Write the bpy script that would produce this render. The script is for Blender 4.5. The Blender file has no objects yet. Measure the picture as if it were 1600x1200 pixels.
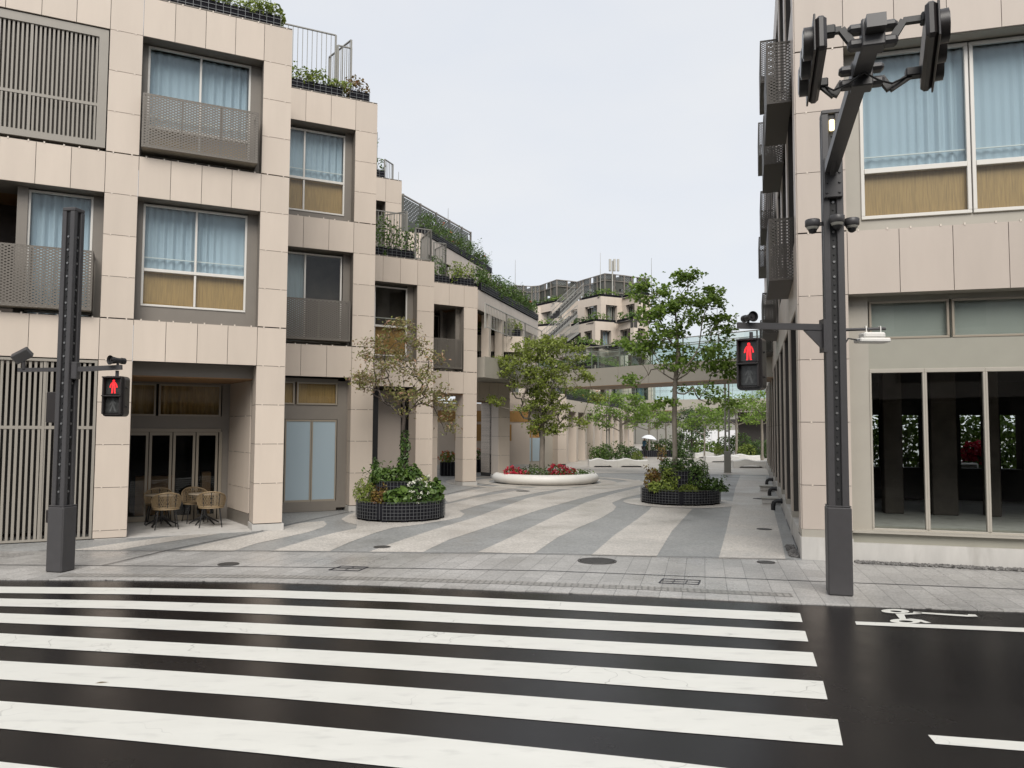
import bpy, math, random
import numpy as np
from mathutils import Matrix, Vector
R = math.radians
sc = bpy.context.scene
COL = sc.collection

# ------------------------------------------------------------------ camera
FPX, CAMH = 1200.0, 2.25                       # focal length in pixels of a 1600 px wide picture, eye height
PITCH, ROLL = math.atan(69 / FPX), R(0.28)
_r0 = Vector((1, 0, 0)); _f = Vector((0, math.cos(PITCH), math.sin(PITCH))); _u0 = Vector((0, -math.sin(PITCH), math.cos(PITCH)))
_r = _r0 * math.cos(ROLL) + _u0 * math.sin(ROLL); _u = _u0 * math.cos(ROLL) - _r0 * math.sin(ROLL)
cam_d = bpy.data.cameras.new("camera"); cam = bpy.data.objects.new("camera", cam_d); COL.objects.link(cam)
cam.matrix_world = Matrix(((_r.x, _u.x, -_f.x, 0), (_r.y, _u.y, -_f.y, 0), (_r.z, _u.z, -_f.z, CAMH), (0, 0, 0, 1)))
cam_d.sensor_width = 36; cam_d.lens = 36 * FPX / 1600; cam_d.clip_end = 6000; cam_d.clip_start = 0.05
sc.camera = cam

def G(x, y, z=0.0):                            # where a ray through the photograph meets the ground (or height z)
    d = _f + _r * ((x - 800) / FPX) + _u * ((600 - y) / FPX)
    t = (z - CAMH) / d.z
    return Vector((d.x * t, d.y * t, z))

def A(x, y, Y):                                # ... or the distance Y
    d = _f + _r * ((x - 800) / FPX) + _u * ((600 - y) / FPX)
    t = Y / d.y
    return Vector((d.x * t, Y, CAMH + d.z * t))

# ------------------------------------------------------------------ world, sun, exposure
SUN_EL, SUN_AZ = R(46), R(178)                 # azimuth clockwise from +Y
world = bpy.data.worlds.new("World"); sc.world = world; world.use_nodes = True
wt = world.node_tree; wn = wt.nodes; wl = wt.links
bg = wn["Background"]; bg.inputs[1].default_value = 0.1
sky = wn.new("ShaderNodeTexSky"); sky.sky_type = 'NISHITA'; sky.sun_disc = False
sky.sun_elevation = SUN_EL; sky.sun_rotation = SUN_AZ
tc = wn.new("ShaderNodeTexCoord")
mp = wn.new("ShaderNodeMapping"); mp.inputs['Scale'].default_value = (1.0, 1.0, 2.2); wl.new(tc.outputs['Generated'], mp.inputs[0])
nz = wn.new("ShaderNodeTexNoise"); nz.inputs['Scale'].default_value = 2.2; nz.inputs['Detail'].default_value = 5; wl.new(mp.outputs[0], nz.inputs[0])
rmp = wn.new("ShaderNodeValToRGB"); rmp.color_ramp.elements[0].position = 0.3; rmp.color_ramp.elements[1].position = 0.72
rmp.color_ramp.elements[0].color = (0.86, 0.905, 0.985, 1); rmp.color_ramp.elements[1].color = (0.985, 0.99, 1.0, 1)
wl.new(nz.outputs[0], rmp.inputs[0])
scl = wn.new("ShaderNodeVectorMath"); scl.operation = 'SCALE'; scl.inputs[3].default_value = 3.55; wl.new(rmp.outputs[0], scl.inputs[0])
mx = wn.new("ShaderNodeMix"); mx.data_type = 'RGBA'; mx.inputs[0].default_value = 0.95
wl.new(sky.outputs[0], mx.inputs[6]); wl.new(scl.outputs[0], mx.inputs[7]); wl.new(mx.outputs[2], bg.inputs[0])
sun_d = bpy.data.lights.new("sun", 'SUN'); sun_d.energy = 1.5; sun_d.angle = R(40); sun_d.color = (1.0, 0.95, 0.88)
sun = bpy.data.objects.new("sun", sun_d); COL.objects.link(sun)
sdir = Vector((math.sin(SUN_AZ) * math.cos(SUN_EL), math.cos(SUN_AZ) * math.cos(SUN_EL), math.sin(SUN_EL)))
sun.rotation_euler = sdir.to_track_quat('Z', 'Y').to_euler(); sun.location = (0, -20, 40)
sc.view_settings.view_transform = 'Standard'; sc.view_settings.look = 'None'; sc.view_settings.exposure = 1.3; sc.view_settings.gamma = 1
sc.cycles.max_bounces = 7; sc.cycles.transparent_max_bounces = 24
sc.cycles.diffuse_bounces = 3; sc.cycles.glossy_bounces = 3; sc.cycles.transmission_bounces = 3
sc.cycles.caustics_reflective = False; sc.cycles.caustics_refractive = False
try: sc.cycles.use_denoising = True
except Exception: pass

# ------------------------------------------------------------------ materials
def mat(name, col, rough=0.6, metal=0.0, spec=0.5, var=0.0, island=0.0, nscale=3.0, stretch=(1, 1, 1), bump=0.0, bscale=60.0, coat=0.0, emit=None, estr=0.0, rvar=0.0, dirt=None, dscale=1.2, dlo=0.55, dhi=0.8):
    m = bpy.data.materials.new(name); m.use_nodes = True
    t = m.node_tree; n = t.nodes; l = t.links; b = n["Principled BSDF"]
    b.inputs['Base Color'].default_value = (*col, 1); b.inputs['Roughness'].default_value = rough
    b.inputs['Metallic'].default_value = metal; b.inputs['Specular IOR Level'].default_value = spec
    if coat: b.inputs['Coat Weight'].default_value = coat
    if emit: b.inputs['Emission Color'].default_value = (*emit, 1); b.inputs['Emission Strength'].default_value = estr
    last = None
    if var or island or bump or rvar or dirt:
        c = n.new("ShaderNodeTexCoord"); mpn = n.new("ShaderNodeMapping"); mpn.inputs['Scale'].default_value = stretch
        l.new(c.outputs['Object'], mpn.inputs[0])
    if var or rvar:
        no = n.new("ShaderNodeTexNoise"); no.inputs['Scale'].default_value = nscale; no.inputs['Detail'].default_value = 6; no.inputs['Roughness'].default_value = 0.6
        l.new(mpn.outputs[0], no.inputs[0])
    if var or island:
        val = None
        if var:
            mr = n.new("ShaderNodeMapRange"); mr.inputs[1].default_value = 0.25; mr.inputs[2].default_value = 0.75
            mr.inputs[3].default_value = 1 - var; mr.inputs[4].default_value = 1 + var; l.new(no.outputs[0], mr.inputs[0]); val = mr.outputs[0]
        if island:
            ge = n.new("ShaderNodeNewGeometry"); mi = n.new("ShaderNodeMapRange"); mi.inputs[3].default_value = 1 - island; mi.inputs[4].default_value = 1 + island
            l.new(ge.outputs['Random Per Island'], mi.inputs[0])
            if val is None: val = mi.outputs[0]
            else:
                mm = n.new("ShaderNodeMath"); mm.operation = 'MULTIPLY'; l.new(val, mm.inputs[0]); l.new(mi.outputs[0], mm.inputs[1]); val = mm.outputs[0]
        vs = n.new("ShaderNodeVectorMath"); vs.operation = 'SCALE'; vs.inputs[0].default_value = col; l.new(val, vs.inputs[3]); last = vs.outputs[0]
    if dirt:
        nd = n.new("ShaderNodeTexNoise"); nd.inputs['Scale'].default_value = dscale; nd.inputs['Detail'].default_value = 8; l.new(mpn.outputs[0], nd.inputs[0])
        md = n.new("ShaderNodeMapRange"); md.inputs[1].default_value = dlo; md.inputs[2].default_value = dhi; l.new(nd.outputs[0], md.inputs[0])
        mxd = n.new("ShaderNodeMix"); mxd.data_type = 'RGBA'; l.new(md.outputs[0], mxd.inputs[0])
        if last: l.new(last, mxd.inputs[6])
        else: mxd.inputs[6].default_value = (*col, 1)
        mxd.inputs[7].default_value = (*dirt, 1); last = mxd.outputs[2]
    if last: l.new(last, b.inputs['Base Color'])
    if rvar:
        rr = n.new("ShaderNodeMapRange"); rr.inputs[1].default_value = 0.3; rr.inputs[2].default_value = 0.7; rr.inputs[3].default_value = max(0, rough - rvar); rr.inputs[4].default_value = min(1, rough + rvar)
        l.new(no.outputs[0], rr.inputs[0]); l.new(rr.outputs[0], b.inputs['Roughness'])
    if bump:
        bn = n.new("ShaderNodeTexNoise"); bn.inputs['Scale'].default_value = bscale; bn.inputs['Detail'].default_value = 4; l.new(c.outputs['Object'], bn.inputs[0])
        bp = n.new("ShaderNodeBump"); bp.inputs['Strength'].default_value = bump; bp.inputs['Distance'].default_value = 0.01; l.new(bn.outputs[0], bp.inputs['Height']); l.new(bp.outputs[0], b.inputs['Normal'])
    return m

def leafmat(name, c1, c2, trans=0.4, c3=None, seed=0.0):
    m = bpy.data.materials.new(name); m.use_nodes = True
    t = m.node_tree; n = t.nodes; l = t.links; b = n["Principled BSDF"]; out = n["Material Output"]
    g = n.new("ShaderNodeNewGeometry"); r = n.new("ShaderNodeValToRGB"); e = r.color_ramp.elements
    e[0].color = (*c1, 1); e[1].color = (*c2, 1)
    if c3:
        x = e.new(0.8); x.color = (*c2, 1); e[2].color = (*c3, 1)
    l.new(g.outputs['Random Per Island'], r.inputs[0])
    l.new(r.outputs[0], b.inputs['Base Color']); b.inputs['Roughness'].default_value = 0.45; b.inputs['Specular IOR Level'].default_value = 0.45
    tr = n.new("ShaderNodeBsdfTranslucent"); l.new(r.outputs[0], tr.inputs[0])
    ms = n.new("ShaderNodeMixShader"); ms.inputs[0].default_value = trans; l.new(b.outputs[0], ms.inputs[1]); l.new(tr.outputs[0], ms.inputs[2]); l.new(ms.outputs[0], out.inputs[0])
    return m

def glassmat(name, tint, ior=1.55, refl=1.0, rough=0.0):
    m = bpy.data.materials.new(name); m.use_nodes = True
    t = m.node_tree; n = t.nodes; l = t.links; n.remove(n["Principled BSDF"]); out = n["Material Output"]
    tr = n.new("ShaderNodeBsdfTransparent"); tr.inputs[0].default_value = (*tint, 1)
    gl = n.new("ShaderNodeBsdfGlossy"); gl.inputs['Roughness'].default_value = rough
    fr = n.new("ShaderNodeFresnel"); fr.inputs[0].default_value = ior
    mu = n.new("ShaderNodeMath"); mu.operation = 'MULTIPLY'; l.new(fr.outputs[0], mu.inputs[0])
    ge = n.new("ShaderNodeNewGeometry"); bf = n.new("ShaderNodeMapRange"); bf.inputs[3].default_value = refl; bf.inputs[4].default_value = 0.0; l.new(ge.outputs['Backfacing'], bf.inputs[0]); l.new(bf.outputs[0], mu.inputs[1])
    ms = n.new("ShaderNodeMixShader"); l.new(mu.outputs[0], ms.inputs[0]); l.new(tr.outputs[0], ms.inputs[1]); l.new(gl.outputs[0], ms.inputs[2]); l.new(ms.outputs[0], out.inputs[0])
    return m

def meshmat(name, col, pu, pv, thr, rough=0.45, metal=0.3, flow=False):
    """sheet metal with real holes: expanded mesh (staggered lozenges) or, with flow, patches of punched slots"""
    m = bpy.data.materials.new(name); m.use_nodes = True
    t = m.node_tree; n = t.nodes; l = t.links; b = n["Principled BSDF"]; out = n["Material Output"]
    b.inputs['Base Color'].default_value = (*col, 1); b.inputs['Roughness'].default_value = rough; b.inputs['Metallic'].default_value = metal
    c = n.new("ShaderNodeTexCoord"); s = n.new("ShaderNodeSeparateXYZ"); l.new(c.outputs['Object'], s.inputs[0])
    def M(op, a, bb=None):
        x = n.new("ShaderNodeMath"); x.operation = op
        for i, q in enumerate((a, bb)):
            if q is None: continue
            if isinstance(q, (int, float)): x.inputs[i].default_value = q
            else: l.new(q, x.inputs[i])
        return x.outputs[0]
    u = M('ADD', s.outputs[0], s.outputs[1])
    a = M('COSINE', M('MULTIPLY', u, 2 * math.pi / pu)); bb = M('COSINE', M('MULTIPLY', s.outputs[2], 2 * math.pi / pv))
    h = M('GREATER_THAN', M('MULTIPLY', a, bb), thr)
    if flow:
        cb = n.new("ShaderNodeCombineXYZ"); l.new(M('FLOOR', M('MULTIPLY', u, 1 / 0.45)), cb.inputs[0]); l.new(M('FLOOR', M('MULTIPLY', s.outputs[2], 1 / 0.3)), cb.inputs[1])
        wn_ = n.new("ShaderNodeTexWhiteNoise"); l.new(cb.outputs[0], wn_.inputs[0])
        h = M('MAXIMUM', h, M('GREATER_THAN', wn_.outputs[0], 0.94))
    tr = n.new("ShaderNodeBsdfTransparent"); ms = n.new("ShaderNodeMixShader"); l.new(h, ms.inputs[0]); l.new(b.outputs[0], ms.inputs[1]); l.new(tr.outputs[0], ms.inputs[2]); l.new(ms.outputs[0], out.inputs[0])
    return m

def pavermat(name, col, bw, bh, ang, mortar=0.008, var=0.12, rough=0.5, dark=(0.12, 0.118, 0.115), off=0.5):
    m = bpy.data.materials.new(name); m.use_nodes = True
    t = m.node_tree; n = t.nodes; l = t.links; b = n["Principled BSDF"]
    c = n.new("ShaderNodeTexCoord"); mpn = n.new("ShaderNodeMapping"); mpn.inputs['Rotation'].default_value = (0, 0, ang); l.new(c.outputs['Object'], mpn.inputs[0])
    br = n.new("ShaderNodeTexBrick"); br.offset = off; br.inputs['Scale'].default_value = 1; br.inputs['Mortar Size'].default_value = mortar; br.inputs['Mortar Smooth'].default_value = 0.3
    br.inputs['Brick Width'].default_value = bw; br.inputs['Row Height'].default_value = bh
    br.inputs['Color1'].default_value = (*[x * (1 - var) for x in col], 1); br.inputs['Color2'].default_value = (*[x * (1 + var) for x in col], 1); br.inputs['Mortar'].default_value = (*dark, 1)
    l.new(mpn.outputs[0], br.inputs[0])
    sp = n.new("ShaderNodeTexNoise"); sp.inputs['Scale'].default_value = 45; sp.inputs['Detail'].default_value = 3; l.new(c.outputs['Object'], sp.inputs[0])
    sm = n.new("ShaderNodeMapRange"); sm.inputs[1].default_value = 0.3; sm.inputs[2].default_value = 0.7; sm.inputs[3].default_value = 0.72; sm.inputs[4].default_value = 1.28; l.new(sp.outputs[0], sm.inputs[0])
    lg = n.new("ShaderNodeTexNoise"); lg.inputs['Scale'].default_value = 0.55; lg.inputs['Detail'].default_value = 6; l.new(c.outputs['Object'], lg.inputs[0])
    lm = n.new("ShaderNodeMapRange"); lm.inputs[1].default_value = 0.3; lm.inputs[2].default_value = 0.7; lm.inputs[3].default_value = 0.86; lm.inputs[4].default_value = 1.08; l.new(lg.outputs[0], lm.inputs[0])
    mm = n.new("ShaderNodeMath"); mm.operation = 'MULTIPLY'; l.new(sm.outputs[0], mm.inputs[0]); l.new(lm.outputs[0], mm.inputs[1])
    vs = n.new("ShaderNodeVectorMath"); vs.operation = 'SCALE'; l.new(br.outputs[0], vs.inputs[0]); l.new(mm.outputs[0], vs.inputs[3]); l.new(vs.outputs[0], b.inputs['Base Color'])
    rr = n.new("ShaderNodeMapRange"); rr.inputs[1].default_value = 0.35; rr.inputs[2].default_value = 0.65; rr.inputs[3].default_value = rough - 0.18; rr.inputs[4].default_value = rough + 0.1; l.new(lg.outputs[0], rr.inputs[0]); l.new(rr.outputs[0], b.inputs['Roughness'])
    return m

def aggmat(name, col, spk, rough=0.55):
    """exposed aggregate: pale and dark stones in a binder"""
    m = bpy.data.materials.new(name); m.use_nodes = True
    t = m.node_tree; n = t.nodes; l = t.links; b = n["Principled BSDF"]
    c = n.new("ShaderNodeTexCoord")
    vo = n.new("ShaderNodeTexVoronoi"); vo.inputs['Scale'].default_value = 38; l.new(c.outputs['Object'], vo.inputs[0])
    sx = n.new("ShaderNodeSeparateXYZ"); l.new(vo.outputs['Color'], sx.inputs[0])
    sm = n.new("ShaderNodeMapRange"); sm.inputs[3].default_value = 1 - spk; sm.inputs[4].default_value = 1 + spk; l.new(sx.outputs[0], sm.inputs[0])
    lg = n.new("ShaderNodeTexNoise"); lg.inputs['Scale'].default_value = 0.7; lg.inputs['Detail'].default_value = 7; l.new(c.outputs['Object'], lg.inputs[0])
    lm = n.new("ShaderNodeMapRange"); lm.inputs[1].default_value = 0.3; lm.inputs[2].default_value = 0.7; lm.inputs[3].default_value = 0.87; lm.inputs[4].default_value = 1.06; l.new(lg.outputs[0], lm.inputs[0])
    mm = n.new("ShaderNodeMath"); mm.operation = 'MULTIPLY'; l.new(sm.outputs[0], mm.inputs[0]); l.new(lm.outputs[0], mm.inputs[1])
    vs = n.new("ShaderNodeVectorMath"); vs.operation = 'SCALE'; vs.inputs[0].default_value = col; l.new(mm.outputs[0], vs.inputs[3]); l.new(vs.outputs[0], b.inputs['Base Color'])
    rr = n.new('ShaderNodeMapRange'); rr.inputs[1].default_value = 0.35; rr.inputs[2].default_value = 0.65; rr.inputs[3].default_value = rough - 0.22; rr.inputs[4].default_value = rough + 0.1; l.new(lg.outputs[0], rr.inputs[0]); l.new(rr.outputs[0], b.inputs['Roughness'])
    return m

def roadmat(name):
    m = bpy.data.materials.new(name); m.use_nodes = True
    t = m.node_tree; n = t.nodes; l = t.links; b = n["Principled BSDF"]
    c = n.new("ShaderNodeTexCoord")
    a = n.new("ShaderNodeTexNoise"); a.inputs['Scale'].default_value = 0.5; a.inputs['Detail'].default_value = 7; a.inputs['Roughness'].default_value = 0.62; l.new(c.outputs['Object'], a.inputs[0])
    f = n.new("ShaderNodeTexNoise"); f.inputs['Scale'].default_value = 110; f.inputs['Detail'].default_value = 2; l.new(c.outputs['Object'], f.inputs[0])
    r = n.new("ShaderNodeMapRange"); r.inputs[1].default_value = 0.36; r.inputs[2].default_value = 0.66; r.inputs[3].default_value = 0.10; r.inputs[4].default_value = 0.30; l.new(a.outputs[0], r.inputs[0]); l.new(r.outputs[0], b.inputs['Roughness'])
    k = n.new("ShaderNodeMapRange"); k.inputs[1].default_value = .35; k.inputs[2].default_value = .7; k.inputs[3].default_value = 0.3; k.inputs[4].default_value = 2.4; l.new(f.outputs[0], k.inputs[0])
    vs = n.new("ShaderNodeVectorMath"); vs.operation = 'SCALE'; vs.inputs[0].default_value = (0.0095, 0.0085, 0.0085); l.new(k.outputs[0], vs.inputs[3]); l.new(vs.outputs[0], b.inputs['Base Color'])
    b.inputs['IOR'].default_value = 1.33; b.inputs['Specular IOR Level'].default_value = 0.22
    bp = n.new("ShaderNodeBump"); bp.inputs['Strength'].default_value = 0.22; bp.inputs['Distance'].default_value = 0.006; l.new(f.outputs[0], bp.inputs['Height']); l.new(bp.outputs[0], b.inputs['Normal'])
    return m

def woodmat(name, col, scale=(9, 9, 0.8), amp=0.35, rough=0.5):
    return mat(name, col, rough, var=amp, nscale=4, stretch=scale)

M = {}
M['panel'] = mat('ceramic_panel', (0.545, 0.472, 0.402), 0.42, spec=0.35, var=0.05, island=0.045, nscale=0.9, stretch=(2.5, 2.5, 0.5))
M['panelr'] = mat('ceramic_panel_rose', (0.465, 0.405, 0.355), 0.42, spec=0.35, var=0.05, island=0.04, nscale=0.9, stretch=(2.5, 2.5, 0.5))
M['joint'] = mat('joint_backing', (0.05, 0.045, 0.042), 0.8)  # dark backing that shows in the gaps between panels
M['clip'] = mat('panel_clip', (0.6, 0.53, 0.46), 0.4)
M['taupe'] = mat('taupe_metal', (0.195, 0.175, 0.152), 0.42, spec=0.4, var=0.05)
M['taupel'] = mat('light_taupe_metal', (0.36, 0.335, 0.29), 0.42, var=0.04)
M['louvre'] = mat('taupe_louvre', (0.27, 0.248, 0.215), 0.42, var=0.04)
M['sage'] = mat('sage_metal', (0.30, 0.29, 0.245), 0.42, var=0.04)
M['white'] = mat('pale_aluminium', (0.62, 0.60, 0.56), 0.35, spec=0.5)
M['bronze'] = mat('bronze_frame', (0.28, 0.245, 0.195), 0.4)
M['tray'] = mat('dark_bronze_tray', (0.075, 0.066, 0.058), 0.5)
M['soffit'] = woodmat('soffit_wood', (0.24, 0.13, 0.055), (1, 12, 1), 0.3)
M['board'] = woodmat('plywood_board', (0.34, 0.19, 0.06), (14, 14, 0.7), 0.28)
M['curtain'] = mat('pale_blue_curtain', (0.40, 0.455, 0.50), 0.85, spec=0.1)
M['frost'] = mat('frosted_pane', (0.34, 0.42, 0.47), 0.22, spec=0.6)
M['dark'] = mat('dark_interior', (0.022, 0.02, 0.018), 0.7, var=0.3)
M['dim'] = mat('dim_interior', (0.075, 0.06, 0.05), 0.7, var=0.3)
M['glass'] = glassmat('clear_glass', (0.93, 0.97, 0.98), 1.55)
M['dglass'] = glassmat('dark_glass', (0.90, 0.92, 0.91), 1.5)
M['bglass'] = glassmat('balustrade_glass', (0.90, 0.955, 0.945), 1.7, 2.6)
M['mesh'] = meshmat('expanded_mesh', (0.145, 0.13, 0.112), 0.105, 0.058, 0.40)
M['meshd'] = meshmat('expanded_mesh_bronze', (0.06, 0.053, 0.046), 0.10, 0.06, 0.22)
M['perf'] = meshmat('perforated_screen', (0.085, 0.087, 0.074), 0.30, 0.22, 0.8, flow=True)
M['steel'] = mat('grey_steel', (0.24, 0.235, 0.215), 0.45, metal=0.2)
M['steelp'] = mat('pale_grey_steel', (0.38, 0.37, 0.335), 0.45, metal=0.2)
M['black'] = mat('black_plastic', (0.012, 0.012, 0.013), 0.5)
M['wire'] = mat('wire_mesh', (0.13, 0.135, 0.14), 0.45, metal=0.5)
M['liner'] = mat('planter_liner', (0.010, 0.010, 0.013), 0.85, spec=0.12, var=0.3)
M['pole'] = mat('charcoal_pole_paint', (0.05, 0.048, 0.05), 0.42, var=0.08, nscale=8)
M['poled'] = mat('dark_pole_groove', (0.012, 0.012, 0.013), 0.5)
M['bolt'] = mat('bolt_head', (0.25, 0.25, 0.25), 0.35, metal=0.7)
M['sig'] = mat('signal_housing', (0.022, 0.019, 0.019), 0.38, var=0.1, nscale=9)
M['lens'] = mat('signal_lens', (0.035, 0.036, 0.036), 0.3, var=0.5, nscale=26)
M['ghost'] = mat('unlit_figure', (0.075, 0.078, 0.078), 0.35, var=0.4, nscale=30)
M['red'] = mat('red_lamp', (0.6, 0.02, 0.02), 0.4, emit=(1.0, 0.022, 0.03), estr=0.62)
M['pinkled'] = mat('red_lamp_edge', (0.6, 0.1, 0.08), 0.4, emit=(1.0, 0.09, 0.07), estr=1.1)
M['green'] = mat('green_lamp', (0.1, 0.5, 0.4), 0.4, emit=(0.1, 1.0, 0.6), estr=0.9)
M['amber'] = mat('lamp_glow', (0.8, 0.7, 0.5), 0.4, emit=(1.0, 0.78, 0.42), estr=1.1)
M['paint'] = mat('road_paint', (0.58, 0.58, 0.545), 0.42, var=0.04, nscale=1.5, stretch=(1, 3, 1), dirt=(0.38, 0.38, 0.36), dscale=3.2, dlo=0.55, dhi=0.98, bump=0.12, bscale=90, spec=0.4)
def crack(m):
    t = m.node_tree; n = t.nodes; l = t.links; b = n["Principled BSDF"]; src = b.inputs['Base Color'].links[0].from_socket
    c = n.new("ShaderNodeTexCoord"); w = n.new("ShaderNodeTexNoise"); w.inputs['Scale'].default_value = 3; l.new(c.outputs['Object'], w.inputs[0])
    ad = n.new("ShaderNodeVectorMath"); ad.operation = 'ADD'; sc_ = n.new("ShaderNodeVectorMath"); sc_.operation = 'SCALE'; sc_.inputs[3].default_value = 0.5; l.new(w.outputs['Color'], sc_.inputs[0]); l.new(c.outputs['Object'], ad.inputs[0]); l.new(sc_.outputs[0], ad.inputs[1])
    v = n.new("ShaderNodeTexVoronoi"); v.feature = 'DISTANCE_TO_EDGE'; v.inputs['Scale'].default_value = 1.3; l.new(ad.outputs[0], v.inputs[0])
    e = n.new("ShaderNodeMapRange"); e.inputs[1].default_value = 0.002; e.inputs[2].default_value = 0.008; e.inputs[3].default_value = 1; e.inputs[4].default_value = 0; l.new(v.outputs['Distance'], e.inputs[0])
    g = n.new("ShaderNodeTexNoise"); g.inputs['Scale'].default_value = 0.8; l.new(c.outputs['Object'], g.inputs[0]); gm = n.new("ShaderNodeMapRange"); gm.inputs[1].default_value = 0.5; gm.inputs[2].default_value = 0.62; gm.inputs[4].default_value = 0.55; l.new(g.outputs[0], gm.inputs[0])
    mu = n.new("ShaderNodeMath"); mu.operation = 'MULTIPLY'; l.new(e.outputs[0], mu.inputs[0]); l.new(gm.outputs[0], mu.inputs[1])
    mx_ = n.new("ShaderNodeMix"); mx_.data_type = 'RGBA'; l.new(mu.outputs[0], mx_.inputs[0]); l.new(src, mx_.inputs[6]); mx_.inputs[7].default_value = (0.12, 0.12, 0.115, 1); l.new(mx_.outputs[2], b.inputs['Base Color'])
crack(M['paint'])
M['road'] = roadmat('wet_asphalt')
M['ground'] = mat('ground_earth', (0.22, 0.22, 0.20), 0.8, var=0.15, nscale=0.1)
M['paver'] = pavermat('granite_pavers', (0.33, 0.322, 0.31), 0.6, 0.3, R(104), mortar=0.005, rough=0.42)
M['tact'] = pavermat('worn_tactile_bars', (0.255, 0.245, 0.23), 0.09, 0.3, R(10), 0.016, dark=(0.15, 0.145, 0.135), off=0.0)
M['aggd'] = aggmat('grey_aggregate', (0.255, 0.258, 0.254), 0.24)
M['aggl'] = aggmat('buff_aggregate', (0.455, 0.43, 0.395), 0.22)
M['aggf'] = aggmat('far_buff_aggregate', (0.41, 0.38, 0.34), 0.12)
M['conc'] = mat('concrete', (0.47, 0.455, 0.43), 0.7, var=0.1, nscale=2.5, dirt=(0.3, 0.285, 0.26), dscale=1.6, stretch=(2, 2, 0.5))
M['concw'] = mat('white_precast', (0.66, 0.645, 0.61), 0.5, var=0.05, nscale=3)
M['hoard'] = mat('white_hoarding', (0.58, 0.59, 0.61), 0.5, var=0.03)
M['gravel'] = mat('grey_gravel', (0.12, 0.115, 0.11), 0.6, island=0.5)
M['iron'] = mat('manhole_iron', (0.05, 0.048, 0.046), 0.45, var=0.3, nscale=20, bump=0.5, bscale=40)
M['slot'] = mat('drain_slot', (0.02, 0.02, 0.028), 0.4)
M['bark'] = mat('grey_bark', (0.20, 0.175, 0.145), 0.8, var=0.3, nscale=9, stretch=(1, 1, 0.35), bump=0.5, bscale=30)
M['barkd'] = mat('dark_bark', (0.075, 0.06, 0.05), 0.8, var=0.3, nscale=9, stretch=(1, 1, 0.35), bump=0.5, bscale=30)
M['soil'] = mat('soil', (0.035, 0.026, 0.02), 0.9, var=0.3, nscale=12)
M['lfA'] = leafmat('cherry_leaf', (0.189, 0.123, 0.072), (0.217, 0.246, 0.065), 0.3, (0.435, 0.246, 0.189))
M['lfB'] = leafmat('hornbeam_leaf', (0.14, 0.175, 0.03), (0.33, 0.40, 0.085), 0.45)
M['lfC'] = leafmat('katsura_leaf', (0.11, 0.185, 0.03), (0.27, 0.39, 0.075), 0.45)
M['lfD'] = leafmat('light_leaf', (0.10, 0.17, 0.025), (0.23, 0.34, 0.06), 0.42)
M['lfE'] = leafmat('evergreen_leaf', (0.029, 0.055, 0.017), (0.080, 0.131, 0.036), 0.2)
M['sh1'] = leafmat('shrub_leaf', (0.042, 0.085, 0.018), (0.13, 0.21, 0.042), 0.3)
M['sh2'] = leafmat('yellow_green_leaf', (0.12, 0.17, 0.03), (0.28, 0.34, 0.07), 0.3)
M['sh3'] = leafmat('dark_shrub_leaf', (0.032, 0.065, 0.017), (0.102, 0.174, 0.041), 0.25)
M['sh4'] = leafmat('bronze_leaf', (0.145, 0.065, 0.029), (0.246, 0.203, 0.043), 0.3)
M['flr'] = leafmat('crimson_petal', (0.42, 0.012, 0.035), (0.62, 0.05, 0.09), 0.3)
M['flw'] = leafmat('white_petal', (0.62, 0.62, 0.50), (0.75, 0.75, 0.68), 0.3)
M['flo'] = leafmat('orange_petal', (0.50, 0.10, 0.03), (0.60, 0.20, 0.06), 0.3)
M['rattan'] = mat('woven_rattan', (0.24, 0.175, 0.10), 0.55, var=0.25, nscale=30)
M['tabl'] = mat('table_top', (0.30, 0.25, 0.19), 0.35)
M['skin'] = mat('skin', (0.45, 0.28, 0.2), 0.5)
M['jacket'] = mat('dark_blue_jacket', (0.015, 0.06, 0.10), 0.7)
M['pants'] = mat('black_trousers', (0.012, 0.012, 0.014), 0.8)
M['hair'] = mat('black_hair', (0.01, 0.009, 0.008), 0.5)
M['umb'] = mat('white_umbrella', (0.72, 0.74, 0.78), 0.5)

# ------------------------------------------------------------------ mesh builder and tree of things
WM = {}
def FR(x, y, ang=0.0, z=0.0):
    return Matrix.Translation((x, y, z)) @ Matrix.Rotation(ang, 4, 'Z')
I4 = Matrix.Identity(4)

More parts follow.
